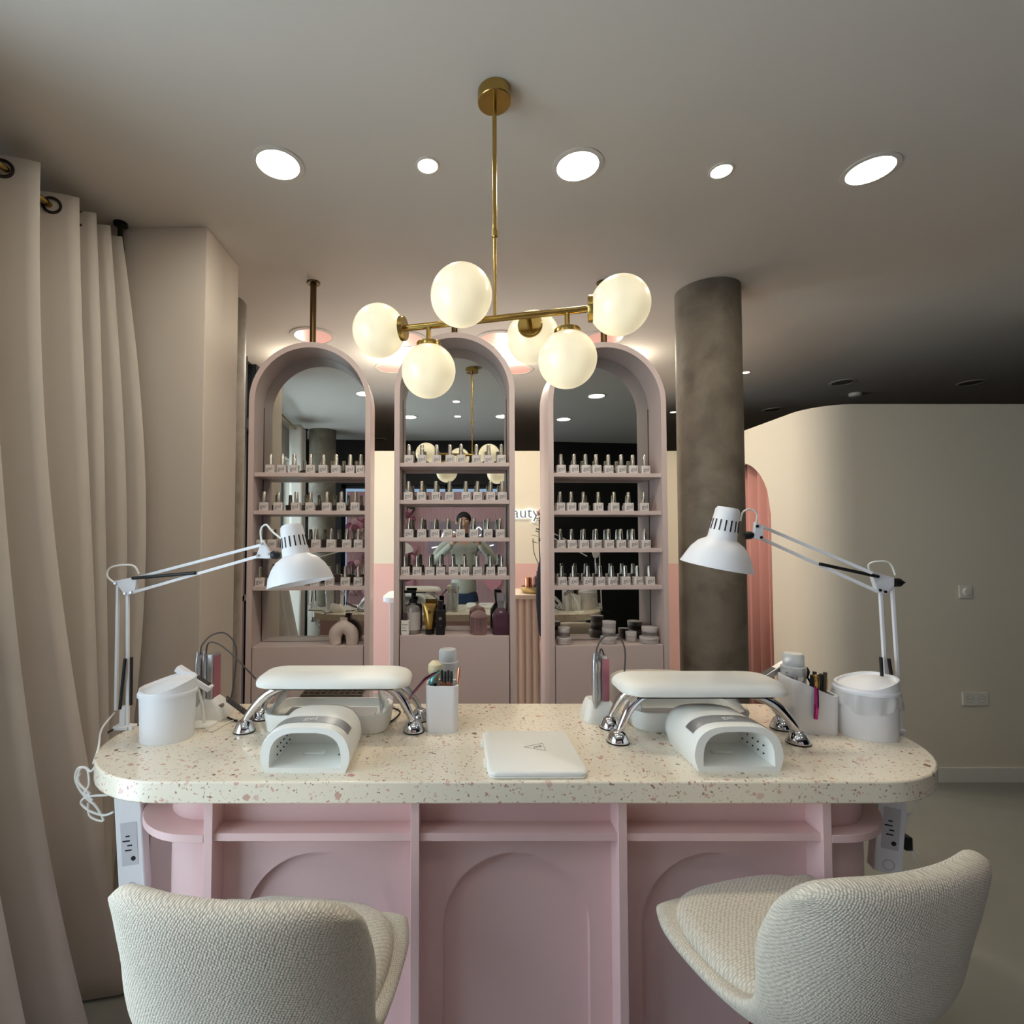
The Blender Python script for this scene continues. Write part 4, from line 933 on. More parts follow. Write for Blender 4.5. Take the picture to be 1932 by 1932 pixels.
# articulated desk lamps
def desk_lamp(label, Yb, Yh, sg, g):
    """g: dictionary of picture points; the lamp leans from Yb (clamp) to Yh (head)"""
    base = P(*g['clamp'], Yb)
    t = thing('desk_lamp', label, 'desk lamp', base, 0, 'white articulated desk lamps')
    J = lambda p, Y=Yb: P(p[0], p[1], Y)-base
    def flat(p0, p1, w=0.0085, th=0.004, Y0=Yb, Y1=Yb, off=0):
        a, b = J(p0, Y0), J(p1, Y1); d = (b-a).normalized(); n_ = Vector((0, 1, 0)); n_ = (n_-d*n_.dot(d)).normalized(); s_ = d.cross(n_)
        return MB().obox((a+b)/2+n_*off, d, n_, s_, (b-a).length/2, th, w/2)
    for k, (p0, p1) in enumerate(g['lower']): obj('lower_arm', flat(p0, p1), M_matte_white, t, bevel=0.001, smooth=False)
    up = g['upper']
    for k, (p0, p1) in enumerate(up): obj('upper_arm', flat(p0, p1, Y0=Yb, Y1=Yh), M_matte_white, t, bevel=0.001, smooth=False)
    for (p0, p1) in g['spring_up']: obj('spring', MB().tube([J(p0, Yb-0.012), J(p1, Yb+(Yh-Yb)*0.45-0.012)], 0.005, 10, smooth=False), M_black, t)
    for (p0, p1) in g['spring_low']: obj('spring', MB().tube([J(p0, Yb-0.012), J(p1, Yb-0.012)], 0.0045, 10, smooth=False), M_black, t)
    def plate(name, pts, Y, th=0.007, par=t):
        q = [J(p, Y) for p in pts]; n = len(q)
        return obj(name, MB().add([(p.x, p.y-th, p.z) for p in q]+[(p.x, p.y+th, p.z) for p in q], [tuple(range(n)), tuple(range(2*n-1, n-1, -1))]+[(i, (i+1) % n, n+(i+1) % n, n+i) for i in range(n)]), M_matte_white, par, bevel=0.0015, smooth=False)
    jp = plate('elbow_plate', g['elbow'], Yb); hp = plate('head_plate', g['headplate'], Yh)
    for p, Y, par in [(q, Yb, jp) for q in g['bolts_e']]+[(q, Yh, hp) for q in g['bolts_h']]:
        c = J(p, Y); obj('bolt', MB().cyl((c.x, c.y-0.011, c.z), (c.x, c.y-0.006, c.z), 0.004, n=12), g['boltm'], par)
    kn = J(g['knob'], Yh)
    obj('knob', MB().lathe([(0.008, -0.014), (0.012, -0.006), (0.012, 0.006), (0.005, 0.016)], kn, (sg, 0, 0.1), n=14), M_black, t)
    if 'knob2' in g:
        kn = J(g['knob2'], Yb); obj('knob', MB().lathe([(0.013, -0.012), (0.013, 0.004), (0.006, 0.014), (0.002, 0.022)], kn, (sg, 0, 0.0), n=14), M_black, t)
    # clamp
    c = J(g['clamp'], Yb)
    cl = obj('clamp', MB().box(-0.022, 0.022, -0.016, 0.016, ZT-base.z, ZT-base.z+0.012).box(-0.006-sg*0.0, 0.010, -0.010, 0.010, ZT-base.z+0.012, 0.06).box(-sg*0.030-0.006, -sg*0.030+0.006, -0.014, 0.014, ZT-base.z-0.085, ZT-base.z+0.012) , M_matte_white, t, bevel=0.002, smooth=False)
    obj('clamp_screw', MB().cyl((-sg*0.012, 0, ZT-base.z-0.088), (-sg*0.012, 0, ZT-base.z-0.054), 0.006, n=12).cyl((-sg*0.012, 0, ZT-base.z-0.056), (-sg*0.012, 0, ZT-base.z-0.0525), 0.014, n=16).box(-sg*0.030-0.006 if sg > 0 else 0.0, 0.0 if sg > 0 else -sg*0.030+0.006, -0.01, 0.01, ZT-base.z-0.085, ZT-base.z-0.078), M_silver, cl)
    # shade, a bowl under a slotted cylinder
    a, b = J(g['cap_top'], Yh), J(g['rim'], Yh); ax = (b-a); ax.y = 0; L = ax.length; ax.normalize(); r = g['rimr']
    S = L/0.168
    prof = [(0.002, 0), (0.026*S, 0.001), (0.031*S, 0.008*S), (0.0375*S, 0.088*S), (0.039*S, 0.090*S), (0.058*S, 0.102*S), (0.074*S, 0.122*S), (0.085*S, 0.145*S), (r, 0.168*S),
            (r-0.003, 0.168*S), (0.082*S, 0.145*S), (0.070*S, 0.124*S), (0.054*S, 0.106*S), (0.034*S, 0.092*S), (0.002, 0.09*S)]
    tiltv = Vector((ax.x, g.get('ty', -0.10), ax.z)).normalized()
    sh = obj('shade', MB().lathe(prof, a, tiltv, n=56), M_matte_white, t, angle=40)
    uu = tiltv.orthogonal().normalized(); ww = tiltv.cross(uu)
    for k in range(16):
        an = 2*math.pi*k/16
        if k % 4 == 3: pass
        rad = (uu*math.cos(an)+ww*math.sin(an)); rr = 0.0348*S
        p0 = a+tiltv*0.036*S+rad*(rr-0.0008); p1 = a+tiltv*0.066*S+rad*(rr+0.0016)
        tan = tiltv.cross(rad)
        obj('vent_slot', MB().obox((p0+p1)/2, (p1-p0).normalized(), tan, rad, (p1-p0).length/2, 0.0018, 0.0006), M_black, sh, smooth=False)
    obj('bulb', MB().sphere(a+tiltv*0.12*S, 0.026, 20, 12), mat('unlit_bulb', (240, 240, 236), 0.3), sh)
    for pts in g['cords']:
        obj('cord', MB().tube([J(p, Y) for p, Y in pts], 0.0028, 8), M_white, t)
    return t
YA, YH = 1.575, 1.50
desk_lamp('white articulated desk lamp at the left, shade over the left shelves', YA, YH, -1, dict(
    clamp=(232, 1370), lower=[((222.5, 1104), (219, 1340)), ((241, 1118), (241, 1368))], upper=[((262, 1089), (494, 1028)), ((250, 1118), (489, 1049))],
    spring_up=[((250, 1091), (369, 1081))], spring_low=[((236, 1243), (226, 1338)), ((248, 1240), (247, 1330))],
    elbow=[(217, 1096), (262, 1087), (256, 1118), (240, 1124)], headplate=[(496, 1019), (514, 1048), (509, 1054), (483, 1053)],
    bolts_e=[(221, 1100), (239, 1119), (250, 1117)], bolts_h=[(496, 1026), (488, 1048), (510, 1045)], boltm=M_silver, knob=(519, 1047),
    cap_top=(549, 990), rim=(571, 1100), rimr=0.094,
    cords=[[((220, 1102), YA), ((203, 1088), YA), ((207, 1072), YA), ((230, 1066), YA), ((253, 1068), YA), ((262, 1083), YA)],
           [((494, 1025), YH), ((492, 1000), YH), ((502, 990), YH), ((514, 1003), YH), ((530, 1016), YH)],
           [((216, 1345), YA), ((192, 1375), YA-0.08), ((186, 1410), YA-0.15), ((176, 1440), YA-0.2)]]))
YA2, YH2 = 1.55, 1.50
desk_lamp('white articulated desk lamp at the right, shade in front of the column', YA2, YH2, 1, dict(
    clamp=(1688, 1390), lower=[((1661, 1118), (1677, 1392)), ((1683, 1106), (1701, 1392))], upper=[((1434, 992), (1645, 1081)), ((1434, 1015), (1656, 1116))],
    spring_up=[((1657, 1088), (1547, 1064))], spring_low=[((1662, 1240), (1668, 1350)), ((1677, 1243), (1692, 1340))],
    elbow=[(1640, 1077), (1684, 1090), (1684, 1104), (1671, 1120), (1653, 1118)], headplate=[(1424, 984), (1438, 992), (1438, 1018), (1420, 1016)],
    bolts_e=[(1656, 1113), (1666, 1116)], bolts_h=[(1425.5, 993), (1433, 1014)], boltm=M_black, knob=(1412, 1010), knob2=(1694, 1099),
    cap_top=(1374, 957), rim=(1357, 1070), rimr=0.100, ty=0.10,
    cords=[[((1642, 1080), YA2), ((1639, 1066), YA2), ((1652, 1060), YA2), ((1678, 1062), YA2), ((1689, 1085), YA2)],
           [((1397, 983), YH2), ((1402, 966), YH2), ((1417, 961), YH2), ((1428, 970), YH2), ((1426, 990), YH2)]]))

# loose cords
def cord(name, label, pts, r, m): return tag(obj(name, MB().tube(pts, r, 8), m), label, 'cord')
D = lambda u, v: (lambda q: (q.x, q.y, ZT+0.0035))(PZ(u, v, ZT))
cord('electric_lead', 'black cord crossing the desk behind the left bin', [D(204, 1384), D(235, 1370), D(300, 1368), D(368, 1341), D(405, 1346), D(440, 1360), D(455, 1365)], 0.0028, M_black)
cord('electric_lead', 'thin white cord lying between left bin and armrest foot', [D(362, 1372), D(382, 1371), D(398, 1382), D(425, 1368), D(452, 1356)], 0.0022, M_white)
cord('electric_lead', 'black cord behind the right end of the left armrest', [D(722, 1372), D(745, 1358), D(755, 1345), D(742, 1338), D(728, 1337)], 0.0026, M_black)
cord('electric_lead', 'black cord between the tool box and the right bin', [D(1579, 1345), D(1590, 1346), D(1604, 1342)], 0.0026, M_black)
# power strips hung under the desk ends
def strip_(label, pu, Y, tx):
    a = P(*pu[0], Y); b = P(*pu[1], Y); a.z = ZU-0.001
    t = thing('power_strip', label, 'power strip', a); d = (b-a).normalized(); n_ = Vector((tx, -1, 0)).normalized(); n_ = (n_-d*n_.dot(d)).normalized(); w = d.cross(n_)
    L = (b-a).length/2; c = (b-a)/2
    bo = obj('housing', MB().obox(c, d, n_, w, L, 0.018, 0.033), M_matte_white, t, bevel=0.003, smooth=False)
    pl_ = obj('label_plate', MB().obox(c+d*0.02+n_*0.0185, d, n_, w, 0.055, 0.0004, 0.020), mat('plate_grey', (206, 206, 212), 0.5), bo, smooth=False)
    mb = MB()
    for k, (l_, s_) in enumerate(((0.010, 0.0), (0.018, 0.004), (0.012, -0.004), (0.016, 0.0))): mb.obox(c+d*(0.0+0.012*k)+n_*0.0191+w*(s_+0.003), d, n_, w, 0.0018, 0.0003, l_/2)
    mb.cyl(c+d*0.058+n_*0.0188-w*0.008, c+d*0.058+n_*0.0194-w*0.008, 0.006, n=16)
    obj('print', mb, M_black, pl_, smooth=False)
    obj('socket_ring', MB().lathe([(0.013, -0.001), (0.015, 0.0005), (0.014, 0.001), (0.012, 0)], c+d*(L-0.022)+n_*0.0185, n_, cap0=False, cap1=False), MATS['plate_grey'], bo)
    return t
strip_('white power strip with printed label hanging under the left desk end', ((243, 1505), (256, 1682)), 1.40, 0.12)
strip_('white power strip hanging under the right desk end in shade', ((1684, 1505), (1668, 1640)), 1.44, -0.25)
t = thing('cable_bundle', 'bundle of white cables hanging at the left end of the desk', 'cables', P(200, 1440, 1.42))
b0 = P(200, 1440, 1.42)
Q = lambda u, v, Y=1.40: P(u, v, Y)-b0
for pts in ([Q(183, 1440), Q(172, 1455), Q(160, 1448), Q(147, 1450), Q(142, 1470), Q(155, 1495), Q(170, 1500)], [Q(170, 1498), Q(148, 1475), Q(152, 1450), Q(165, 1452), Q(168, 1480), Q(160, 1496), Q(175, 1510)],
            [Q(150, 1460), Q(145, 1478), Q(162, 1505), Q(180, 1520), Q(195, 1548), Q(170, 1540), Q(166, 1515)], [Q(205, 1500), Q(165, 1503), Q(153, 1515), Q(170, 1530), Q(196, 1538), Q(214, 1532)]):
    obj('cable', MB().tube(pts, 0.003, 8), M_white, t)
t = thing('cable_bundle', 'white cables hanging at the right end of the desk', 'cables', P(1720, 1520, 1.45))
b0 = P(1720, 1520, 1.45); Q = lambda u, v, Y=1.45: P(u, v, Y)-b0
for pts in ([Q(1735, 1500), Q(1728, 1525), Q(1712, 1540), Q(1702, 1560), Q(1708, 1585), Q(1732, 1612)], [Q(1712, 1540), Q(1704, 1575), Q(1715, 1600), Q(1730, 1628)]):
    obj('cable', MB().tube(pts, 0.0028, 8), M_white, t)
obj('plug', MB().obox(Q(1708, 1588), Vector((1, 0, 0)), Vector((0, 1, 0)), Vector((0, 0, 1)), 0.010, 0.014, 0.018), M_black, t, bevel=0.003)
# socket plates on the right wall
def plate_(name, label, u, v, w, n):
    q = P(u, v, YF); t = thing(name, label, 'socket' if n else 'switch', (q.x, YF, q.z))
    pb = obj('cover_plate', MB().box(-w/2, w/2, -0.010, -0.0005, -0.04, 0.04), mat('cover_white', (232, 230, 222), 0.4), t, bevel=0.002, smooth=False)
    if not n: obj('dial', MB().lathe([(0.023, 0.010), (0.023, 0.018), (0.020, 0.021)], (0, 0, 0), (0, -1, 0)), MATS['cover_white'], t)
    for k in range(n):
        x = -0.036+0.072*k if n == 2 else 0
        obj('socket', MB().lathe([(0.024, 0.0101), (0.025, 0.0115), (0.021, 0.0115), (0.019, 0.0102)], (x, 0, 0), (0, -1, 0), cap0=False, cap1=False), mat('socket_white', (214, 212, 204), 0.4), t)
        obj('pin_holes', MB().cyl((x-0.009, -0.0098, 0), (x-0.009, -0.0106, 0), 0.003, n=8).cyl((x+0.009, -0.0098, 0), (x+0.009, -0.0106, 0), 0.003, n=8).cyl((x, -0.0098, 0.012), (x, -0.0106, 0.012), 0.002, n=8), M_text, t)
plate_('dimmer_switch', 'square white dimmer switch on the right wall above the double socket', 1820, 1116, 0.08, 0)
plate_('wall_socket', 'double white wall socket low on the right wall', 1838, 1318, 0.155, 2)

# ------------------------------------------------------------------ chandelier
bp0, bp1 = Vector((-0.158, 1.605, 2.160)), Vector((0.380, 1.468, 2.160)); bd = (bp1-bp0).normalized(); pn = Vector((bd.y, -bd.x, 0))  # towards the camera
if pn.y > 0: pn = -pn
rodp = bp0.lerp(bp1, 0.50); rodp = Vector((P(934, 590, 1.535).x, 1.535, 2.160))
t = thing('globe_chandelier', 'brass bar chandelier with six lit opal glass globes', 'chandelier', (rodp.x, rodp.y, ZC))
L_ = lambda p: Vector(p)-Vector((rodp.x, rodp.y, ZC))
obj('canopy', MB().lathe([(0.050, -0.036), (0.0515, -0.034), (0.0515, -0.0005)], n=48), M_brass, t)
rd_ = obj('rod', MB().cyl((0, 0, -0.036), (0, 0, 2.160-ZC+0.26), 0.0068, n=16).cyl((0, 0, 2.160-ZC+0.26), (0, 0, 2.160-ZC), 0.005, n=16), M_brass, t)
obj('coupling', MB().lathe([(0.007, 0), (0.010, 0.004), (0.010, 0.022), (0.007, 0.026)], (0, 0, 2.160-ZC+0.25)), M_brass, rd_)
obj('bar', MB().cyl(L_(bp0), L_(bp1), 0.010, n=20), M_brass, t)
GR = 0.084
def globe(attach, d, arm):
    a = L_(attach); d = Vector(d).normalized(); p1 = a+d*arm
    m = obj('mount', MB().cyl(a, p1, 0.0075, n=14).lathe([(0.036, 0), (0.038, 0.003), (0.038, 0.020), (0.034, 0.022)], p1-d*0.004, d, n=36), M_brass, t)
    c = p1+d*(0.010+GR*0.90)
    obj('globe', MB().sphere((0, 0, 0), GR, 48, 28), M_globe, t, angle=180, loc=c)
globe(bp0, -bd, 0.006)
globe(bp1, bd, 0.006)
pb = lambda u: bp0+bd*(((u-CX)/FPX*bp0.y-bp0.x)/(bd.x-(u-CX)/FPX*bd.y))
globe(pb(808), (0, 0, -1), 0.058)
globe(pb(1073), (0, 0, -1), 0.058)
globe(bp0+bd*0.222, pn, 0.085)
globe(bp0+bd*0.385, -pn+Vector((0, 0, -0.10)), 0.055)

# ------------------------------------------------------------------ counter stools
def stool(label, x, y, rz, zs_):
    t = thing('counter_stool', label, 'stool', (x, y, 0), rz, 'upholstered counter stools')
    NS, NT = 24, 40
    # centre line of the shell: seat front to seat rear then up the back
    cl = [(0.215, zs_-0.020), (0.15, zs_-0.040), (0.06, zs_-0.055), (-0.04, zs_-0.055), (-0.11, zs_-0.030), (-0.155, zs_+0.03), (-0.18, zs_+0.12), (-0.198, zs_+0.20), (-0.21, zs_+0.285)]
    hw = [0.212, 0.226, 0.226, 0.224, 0.222, 0.222, 0.224, 0.218, 0.207]
    cu = [0.02, 0.025, 0.035, 0.05, 0.06, 0.045, 0.02, 0.005, -0.005]       # lift of the sides
    fw = [-0.028, -0.008, 0, 0.0, 0.02, 0.055, 0.075, 0.070, 0.050]           # forward wrap of the sides
    def ip(a, q):
        q = q*(len(a)-1); k = min(int(q), len(a)-2); f = q-k
        g = lambda i: a[max(0, min(len(a)-1, i))]
        return 0.5*(2*g(k)+(g(k+1)-g(k-1))*f+(2*g(k-1)-5*g(k)+4*g(k+1)-g(k+2))*f*f+(-g(k-1)+3*g(k)-3*g(k+1)+g(k+2))*f**3)
    mb = MB(); V = []; UV = []
    th = 0.056
    for side in (0, 1):
        for i in range(NT+1):
            q = i/NT; yy, zz, w, c, f = ip([p[0] for p in cl], q), ip([p[1] for p in cl], q), ip(hw, q), ip(cu, q), ip(fw, q)
            q2 = min(1, q+0.01); q1 = max(0, q-0.01)
            tx = Vector((0, ip([p[0] for p in cl], q2)-ip([p[0] for p in cl], q1), ip([p[1] for p in cl], q2)-ip([p[1] for p in cl], q1))).normalized()
            nrm = Vector((0, -tx.z, tx.y))   # outwards: below the seat, behind the back
            if nrm.z > 0 and q < 0.4: nrm = -nrm
            if q >= 0.4 and nrm.y > 0: nrm = -nrm
            for j in range(NS+1):
                s_ = -1+2*j/NS; e = abs(s_)**2.4
                edge = (1-abs(s_)**8)*(1-max(0, (q-0.93)/0.07)**3)*(1-max(0, (0.05-q)/0.05)**3)
                p = Vector((s_*w, yy+f*e, zz+c*e-(0.035*abs(s_)**7 if q > 0.9 else 0)*(q-0.9)*10))
                p += nrm*(th*0.5*(1 if side else -1))*(0.30+0.70*edge)
                V.append(tuple(p)); UV.append((s_*0.5*0.5, q*0.62))
    n1 = (NS+1)*(NT+1); F = []
    for side in (0, 1):
        for i in range(NT):
            for j in range(NS):
                a = side*n1+i*(NS+1)+j; F.append((a, a+1, a+NS+2, a+NS+1))
    for i in range(NT):
        for j in (0, NS):
            a = i*(NS+1)+j; F.append((a, a+NS+1, a+NS+1+n1, a+n1))
    for j in range(NS):
        for i in (0, NT):
            a = i*(NS+1)+j; F.append((a, a+1, a+1+n1, a+n1))
    mb.v = V; mb.f = F; mb.uv = UV
    obj('shell', mb, M_weave, t, angle=180, subsurf=1)
    # seat cushion
    rings = []; uvs = []
    for h, k in ((-0.012, 0.90), (-0.006, 0.985), (0.004, 1.0), (0.018, 0.985), (0.028, 0.93), (0.034, 0.80), (0.037, 0.5), (0.037, 0.1)):
        r_ = []
        for i in range(48):
            a = 2*math.pi*i/48; ce, se = math.cos(a), math.sin(a)
            px = 0.204*math.copysign(abs(ce)**0.58, ce); py = 0.035+0.180*math.copysign(abs(se)**0.60, se)
            px *= (1-0.10*max(0, -py)/0.16)
            r_.append((px*k, 0.035+(py-0.035)*k, zs_-0.012+h+0.10*max(0, abs(px*k)-0.15)**1.0*0.25))
            uvs.append((px*k*0.5+5, py*k*0.9))
        rings.append(r_)
    mb = MB().loft(rings); mb.uv = uvs
    obj('seat_cushion', mb, M_weave, t, angle=180, subsurf=1)
    for sx in (-1, 1):
        for sy in (-1, 1):
            obj('leg', MB().tube([(sx*0.085, sy*0.07-0.05, zs_-0.075), (sx*0.165, sy*0.16-0.05, 0.0)], [0.017, 0.011], 12, smooth=False), M_wood, t)
    fz = 0.26; k = (zs_-0.075-fz)/(zs_-0.075); cx_, cy_ = 0.085+0.08*k, 0.07+0.09*k
    obj('footrest', MB().tube([(-cx_, cy_-0.05, fz), (cx_, cy_-0.05, fz)], 0.008, 10, smooth=False), M_brass, t)
    obj('seat_plate', MB().box(-0.11, 0.11, -0.14, 0.05, zs_-0.092, zs_-0.075), M_wood, t, smooth=False)
    return t
stool('beige woven counter stool tucked at the left station, back to camera', -0.338, 0.990, R(-7), 0.672)
stool('beige woven counter stool at the right station, turned towards the left', 0.692, 1.036, R(14), 0.684)

# ------------------------------------------------------------------ what the mirrors show behind the camera
# ribbed pink panel
mb = MB(); n = 130; X0, X1 = -1.05, 1.30; front = []; zt = 2.12
for k in range(n):
    for q in range(4):
        xx = X0+(X1-X0)*(k+q/4)/n; front.append((xx, -1.40+0.006*abs(math.sin(math.pi*q/4))*1.0))
poly = front+[(X1, -1.40), (X1, -1.44), (X0, -1.44)]
o = obj('ribbed_panel', MB().prism(poly, 0.0, zt), mat('pink_ribbed', (206, 164, 168), 0.6), angle=60); tag(o, 'tall pink ribbed display panel behind the photographer, seen in the middle mirror', 'panel')
# roses
random.seed(3)
t = thing('rose_cluster', 'cluster of pink artificial roses on the ribbed panel, seen in left mirror', 'flowers', (-0.85, -1.38, 0))
M_ro = [mat('rose_pale', (226, 178, 186), 0.8), mat('rose_mid', (206, 146, 160), 0.8), mat('rose_deep', (150, 84, 104), 0.8), mat('rose_leaf', (60, 70, 52), 0.8)]
for k in range(70):
    r = random.uniform(0.035, 0.065); x = random.uniform(-0.17, 0.24); z = random.uniform(0.75, 1.9)
    if abs(z-1.3) > 0.45 and abs(x) > 0.2: continue
    mb = MB(); c = (x, random.uniform(0.02, 0.07), z)
    for j in range(5):
        a = j*2.51; mb.sphere((c[0]+r*0.35*math.cos(a), c[1], c[2]+r*0.35*math.sin(a)), r*0.62, 10, 6)
    mb.sphere((c[0], c[1]+r*0.3, c[2]), r*0.5, 10, 6)
    obj('rose', mb, M_ro[min(3, int(random.random()*3.3))], t)
t = thing('neon_sign', 'white neon script on a clear backing, behind the photographer', 'neon sign', (0.05, -1.33, 1.55))
obj('backing', MB().prism(rrect(0.95, 0.02, 0.008, 3), -0.28, 0.16), glassy('acrylic_sheet', (236, 240, 244), 0.93), t)
for pts in ([(-0.40, 0.03, -0.10), (-0.34, 0.03, 0.05), (-0.30, 0.03, -0.08), (-0.24, 0.03, 0.04), (-0.20, 0.03, -0.08), (-0.12, 0.03, 0.02), (-0.08, 0.03, -0.08)],
            [(0.16, 0.03, 0.02), (0.22, 0.03, 0.08), (0.27, 0.03, 0.0), (0.20, 0.03, -0.06), (0.27, 0.03, -0.12), (0.36, 0.03, -0.06), (0.30, 0.03, 0.0)],
            [(-0.42, 0.03, -0.20), (-0.2, 0.03, -0.17), (0.2, 0.03, -0.20), (0.42, 0.03, -0.16)]):
    obj('neon_tube', MB().tube(pts, 0.009, 8), M_neon, t)
mb = MB(); pl = []
for k in range(48):
    a = 2*math.pi*k/48; pl.append((0.0075*16*math.sin(a)**3, 0.0075*(13*math.cos(a)-5*math.cos(2*a)-2*math.cos(3*a)-math.cos(4*a))))
mb.add([(x, 0, z) for x, z in pl]+[(x, 0.02, z) for x, z in pl], [tuple(range(48)), tuple(range(95, 47, -1))]+[(i, (i+1) % 48, 48+(i+1) % 48, 48+i) for i in range(48)])
o = obj('heart_plaque', mb, mat('heart_pink', (232, 158, 168), 0.4), loc=(0.46, -1.385, 0.86)); tag(o, 'pink heart plaque on the ribbed panel, seen in the middle mirror', 'plaque')

# ------------------------------------------------------------------ people
M_skin = mat('skin', (206, 160, 136), 0.55); M_hair = mat('dark_hair', (28, 22, 20), 0.7); M_knit = mat('grey_green_knit', (178, 178, 166), 0.95, bump=0.3, bscale=250); M_denim = mat('blue_denim', (44, 60, 88), 0.9, bump=0.2, bscale=400)
def skin_mesh(name, verts, edges, radii, m, parent, root=0, sub=2):
    me = bpy.data.meshes.new(name); me.from_pydata(verts, edges, []); me.materials.append(m)
    o = bpy.data.objects.new(name, me); sc.collection.objects.link(o); o.parent = parent
    o.modifiers.new('skin', 'SKIN').use_smooth_shade = True
    for i, r in enumerate(radii):
        d = me.skin_vertices[0].data[i]; d.radius = r if isinstance(r, tuple) else (r, r); d.use_root = (i == root)
    md = o.modifiers.new('sub', 'SUBSURF'); md.levels = sub; md.render_levels = sub
    return o
def person(name, label, loc, rz, arms, top_mat, leg_mat, hair=M_hair, zoff=0.0, head_fwd=0.0):
    """figure about 1.76 m tall facing +Y (local); arms: per side list of points shoulder, elbow, wrist and hand direction"""
    t = thing(name, label, 'person', loc, rz)
    V = [(0, 0, 0.85), (0, 0.0, 1.08), (0, -0.005, 1.26), (0, -0.01, 1.42), (0, 0.0, 1.50), (0, 0.02, 1.56)]
    Rr = [(0.155, 0.11), (0.145, 0.10), (0.165, 0.11), (0.15, 0.095), (0.055, 0.055), (0.055, 0.06)]
    E = [(0, 1), (1, 2), (2, 3), (3, 4), (4, 5)]
    bodyV, bodyR, bodyE = list(V), [tuple(x*0.84 for x in r) for r in Rr], list(E)
    topV, topR, topE = [(0, 0, 0.79)]+V[1:4], [(0.172, 0.125)]+Rr[1:4], E[:3]
    topR[3] = (0.135, 0.095); topV = topV+[(0, -0.002, 1.485)]; topR = topR+[(0.064, 0.066)]; topE = topE+[(3, 4)]
    for sd in (-1, 1):
        sh, el, wr = arms[sd]
        n = len(topV); topV += [(sd*0.17, -0.01, 1.42), sh, el, wr]; topR += [0.075, 0.062, 0.052, 0.040]; topE += [(3, n), (n, n+1), (n+1, n+2), (n+2, n+3)]
        n = len(bodyV); bodyV += [(sd*0.17, -0.01, 1.42), sh, el, wr]; bodyR += [0.06, 0.05, 0.042, 0.028]; bodyE += [(3, n), (n, n+1), (n+1, n+2), (n+2, n+3)]
        n = len(bodyV); bodyV += [(sd*0.09, 0, 0.90), (sd*0.10, 0.01, 0.50), (sd*0.105, -0.01, 0.09), (sd*0.11, 0.13, 0.035)]
        bodyR += [0.08, 0.055, 0.038, (0.035, 0.028)]; bodyE += [(0, n), (n, n+1), (n+1, n+2), (n+2, n+3)]
    # head on the same skin chain
    n = len(bodyV); hf = head_fwd
    bodyV += [(0, 0.035+hf, 1.62), (0, 0.03+hf, 1.69), (0, 0.02+hf, 1.74)]; bodyR += [(0.062, 0.075), (0.078, 0.095), (0.06, 0.075)]
    bodyE += [(5, n), (n, n+1), (n+1, n+2)]
    skin_mesh('body', bodyV, bodyE, bodyR, M_skin, t)
    skin_mesh('top', topV, topE, topR, top_mat, t)
    lv = [(0, 0, 0.93), (0, 0, 0.86)]; lr = [(0.150, 0.108), (0.150, 0.11)]; le = [(0, 1)]
    for sd in (-1, 1):
        n = len(lv); lv += [(sd*0.095, 0, 0.74), (sd*0.10, 0.01, 0.50), (sd*0.105, -0.01, 0.08)]; lr += [0.092, 0.072, 0.06]; le += [(1, n), (n, n+1), (n+1, n+2)]
    skin_mesh('trousers', lv, le, lr, leg_mat, t)
    for sd in (-1, 1):
        obj('shoe', MB().loft([[(sd*0.11+x*k, 0.05+y*k, z) for x, y in rrect(0.10, 0.28, 0.045)] for z, k in ((0, 0.97), (0.03, 1), (0.06, 0.8), (0.085, 0.55))]), M_white, t)
    hc = Vector((0, 0.02+hf, 1.69))
    mb = MB()
    rings = []
    for k in range(9):
        a = R(90*k/8); rings.append([(hc.x+0.088*math.cos(a)*math.cos(2*math.pi*i/24), hc.y-0.018+0.100*math.cos(a)*math.sin(2*math.pi*i/24)-0.0, hc.z+0.012+0.092*math.sin(a)+(-0.055 if k == 0 and math.sin(2*math.pi*i/24) < 0.3 else 0)) for i in range(24)])
    obj('hair', MB().loft(rings), hair, t, angle=180)
    for sd in (-1, 1):
        obj('ear', MB().sphere((hc.x+sd*0.082, hc.y-0.005, hc.z-0.025), 0.022, 10, 8), M_skin, t)
        obj('eye', MB().sphere((hc.x+sd*0.031, hc.y+0.092, hc.z-0.012), 0.011, 10, 8), M_white, t)
        obj('eyebrow', MB().tube([(hc.x+sd*0.016, hc.y+0.098, hc.z+0.010), (hc.x+sd*0.046, hc.y+0.088, hc.z+0.010)], 0.004, 6, smooth=False), hair, t)
    obj('nose', MB().tube([(hc.x, hc.y+0.094, hc.z-0.008), (hc.x, hc.y+0.116, hc.z-0.044), (hc.x, hc.y+0.096, hc.z-0.050)], [0.008, 0.013, 0.010], 10), M_skin, t)
    obj('mouth', MB().tube([(hc.x-0.022, hc.y+0.090, hc.z-0.075), (hc.x, hc.y+0.098, hc.z-0.073), (hc.x+0.022, hc.y+0.090, hc.z-0.075)], 0.005, 8), mat('lips', (176, 110, 100), 0.5), t)
    return t
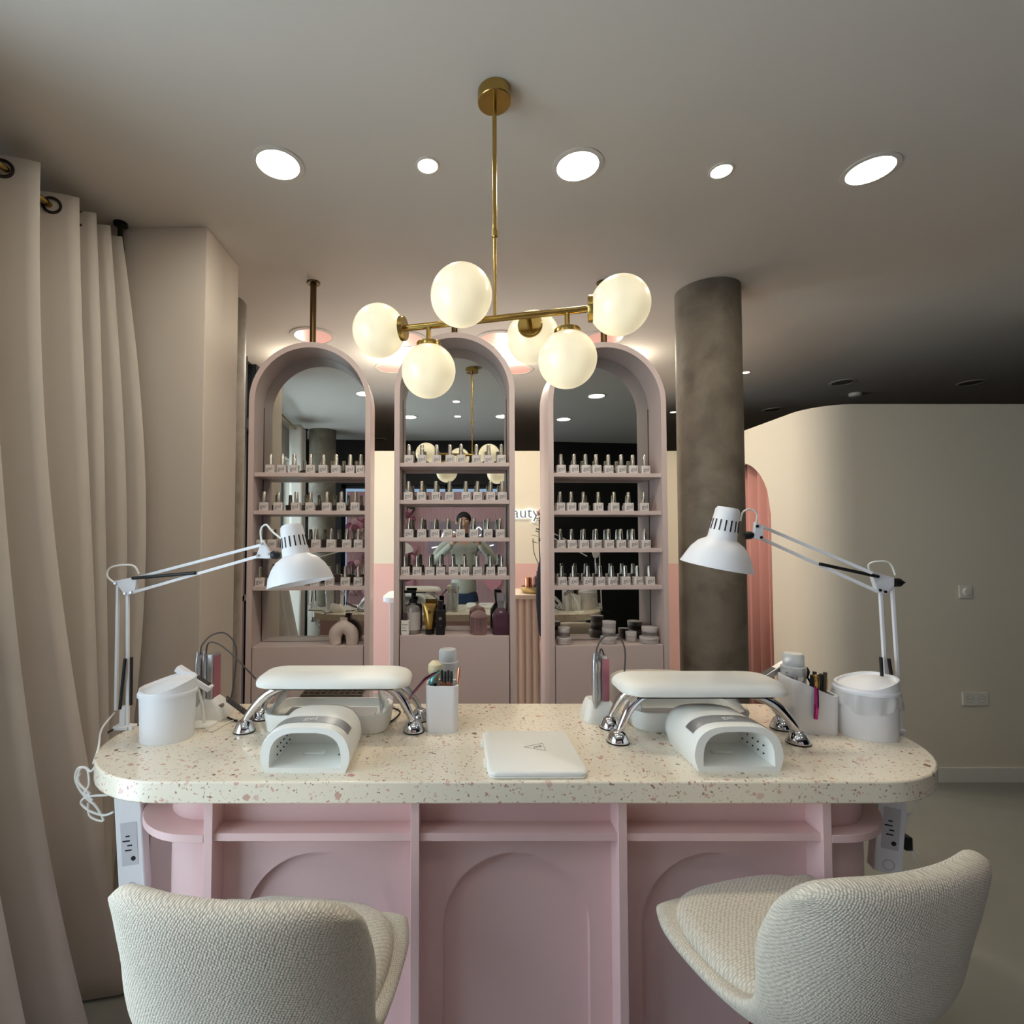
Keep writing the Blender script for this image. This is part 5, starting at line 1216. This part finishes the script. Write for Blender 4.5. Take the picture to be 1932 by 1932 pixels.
def hand(parent, wrist, fwd, up, out):
    """palm and five bent fingers; fwd: wrist to fingers, out: thumb side"""
    w = Vector(wrist); f = Vector(fwd).normalized(); u = Vector(up).normalized(); o_ = Vector(out).normalized(); mb = MB()
    mb.tube([w, w+f*0.04, w+f*0.085], [0.026, 0.036, 0.036], 12)
    for k, l in enumerate((0.068, 0.078, 0.072, 0.058)):
        b = w+f*0.085+o_*(0.028-0.019*k)
        mb.tube([b-f*0.01, b+f*l*0.45+u*0.004, b+f*l*0.80-u*0.012, b+f*l*0.92-u*0.032], [0.010, 0.009, 0.008, 0.006], 8)
    b = w+f*0.03+o_*0.03
    mb.tube([b-o_*0.01, b+f*0.03+o_*0.02-u*0.01, b+f*0.055+o_*0.016-u*0.028], [0.012, 0.010, 0.008], 8)
    return obj('hand', mb, M_skin, parent, angle=180)
ph = person('person', 'dark-haired person in grey sweater and jeans photographing, reflected in the mirror', (0.06, -0.34, 0), 0,
            {-1: ((-0.27, 0.02, 1.36), (-0.36, 0.10, 1.20), (-0.13, 0.245, 1.42)), 1: ((0.27, 0.02, 1.36), (0.36, 0.10, 1.20), (0.17, 0.245, 1.42))}, M_knit, M_denim)
hand(ph, (-0.13, 0.245, 1.42), (0.35, 0.35, 0.75), (0.3, -0.8, 0.3), (0.7, 0, -0.4))
hand(ph, (0.17, 0.245, 1.42), (-0.35, 0.35, 0.75), (-0.3, -0.8, 0.3), (-0.7, 0, -0.4))
t = thing('smartphone', 'black smartphone held sideways in the photographer\'s hands', 'phone', (0.055, -0.028, 1.50))
obj('phone_body', MB().loft([[(x, y, z) for x, z in rrect(0.155, 0.074, 0.010)] for y in (-0.004, 0.004)]), M_black, t)
obj('camera_bump', MB().loft([[(x, y, z) for x, z in rrect(0.03, 0.03, 0.008, cx=-0.055, cy=0.012)] for y in (0.004, 0.006)]), M_blackglass, t)
# the person half hidden behind the right tower
px = P(1025, 1250, 3.25).x
p2 = person('person', 'person in dark coat mostly hidden behind the right tower', (px+0.262, 3.32, 0), R(170),
            {-1: ((-0.225, 0.0, 1.32), (-0.245, -0.01, 1.08), (-0.235, 0.02, 0.84)), 1: ((0.225, 0.0, 1.32), (0.245, -0.01, 1.08), (0.235, 0.02, 0.84))}, mat('dark_coat', (30, 30, 38), 0.9), mat('dark_trousers', (40, 40, 46), 0.9))
hand(p2, (0.235, 0.02, 0.84), (0, 0.1, -1), (1, 0, 0), (0, 1, 0)); hand(p2, (-0.235, 0.02, 0.84), (0, 0.1, -1), (-1, 0, 0), (0, 1, 0))
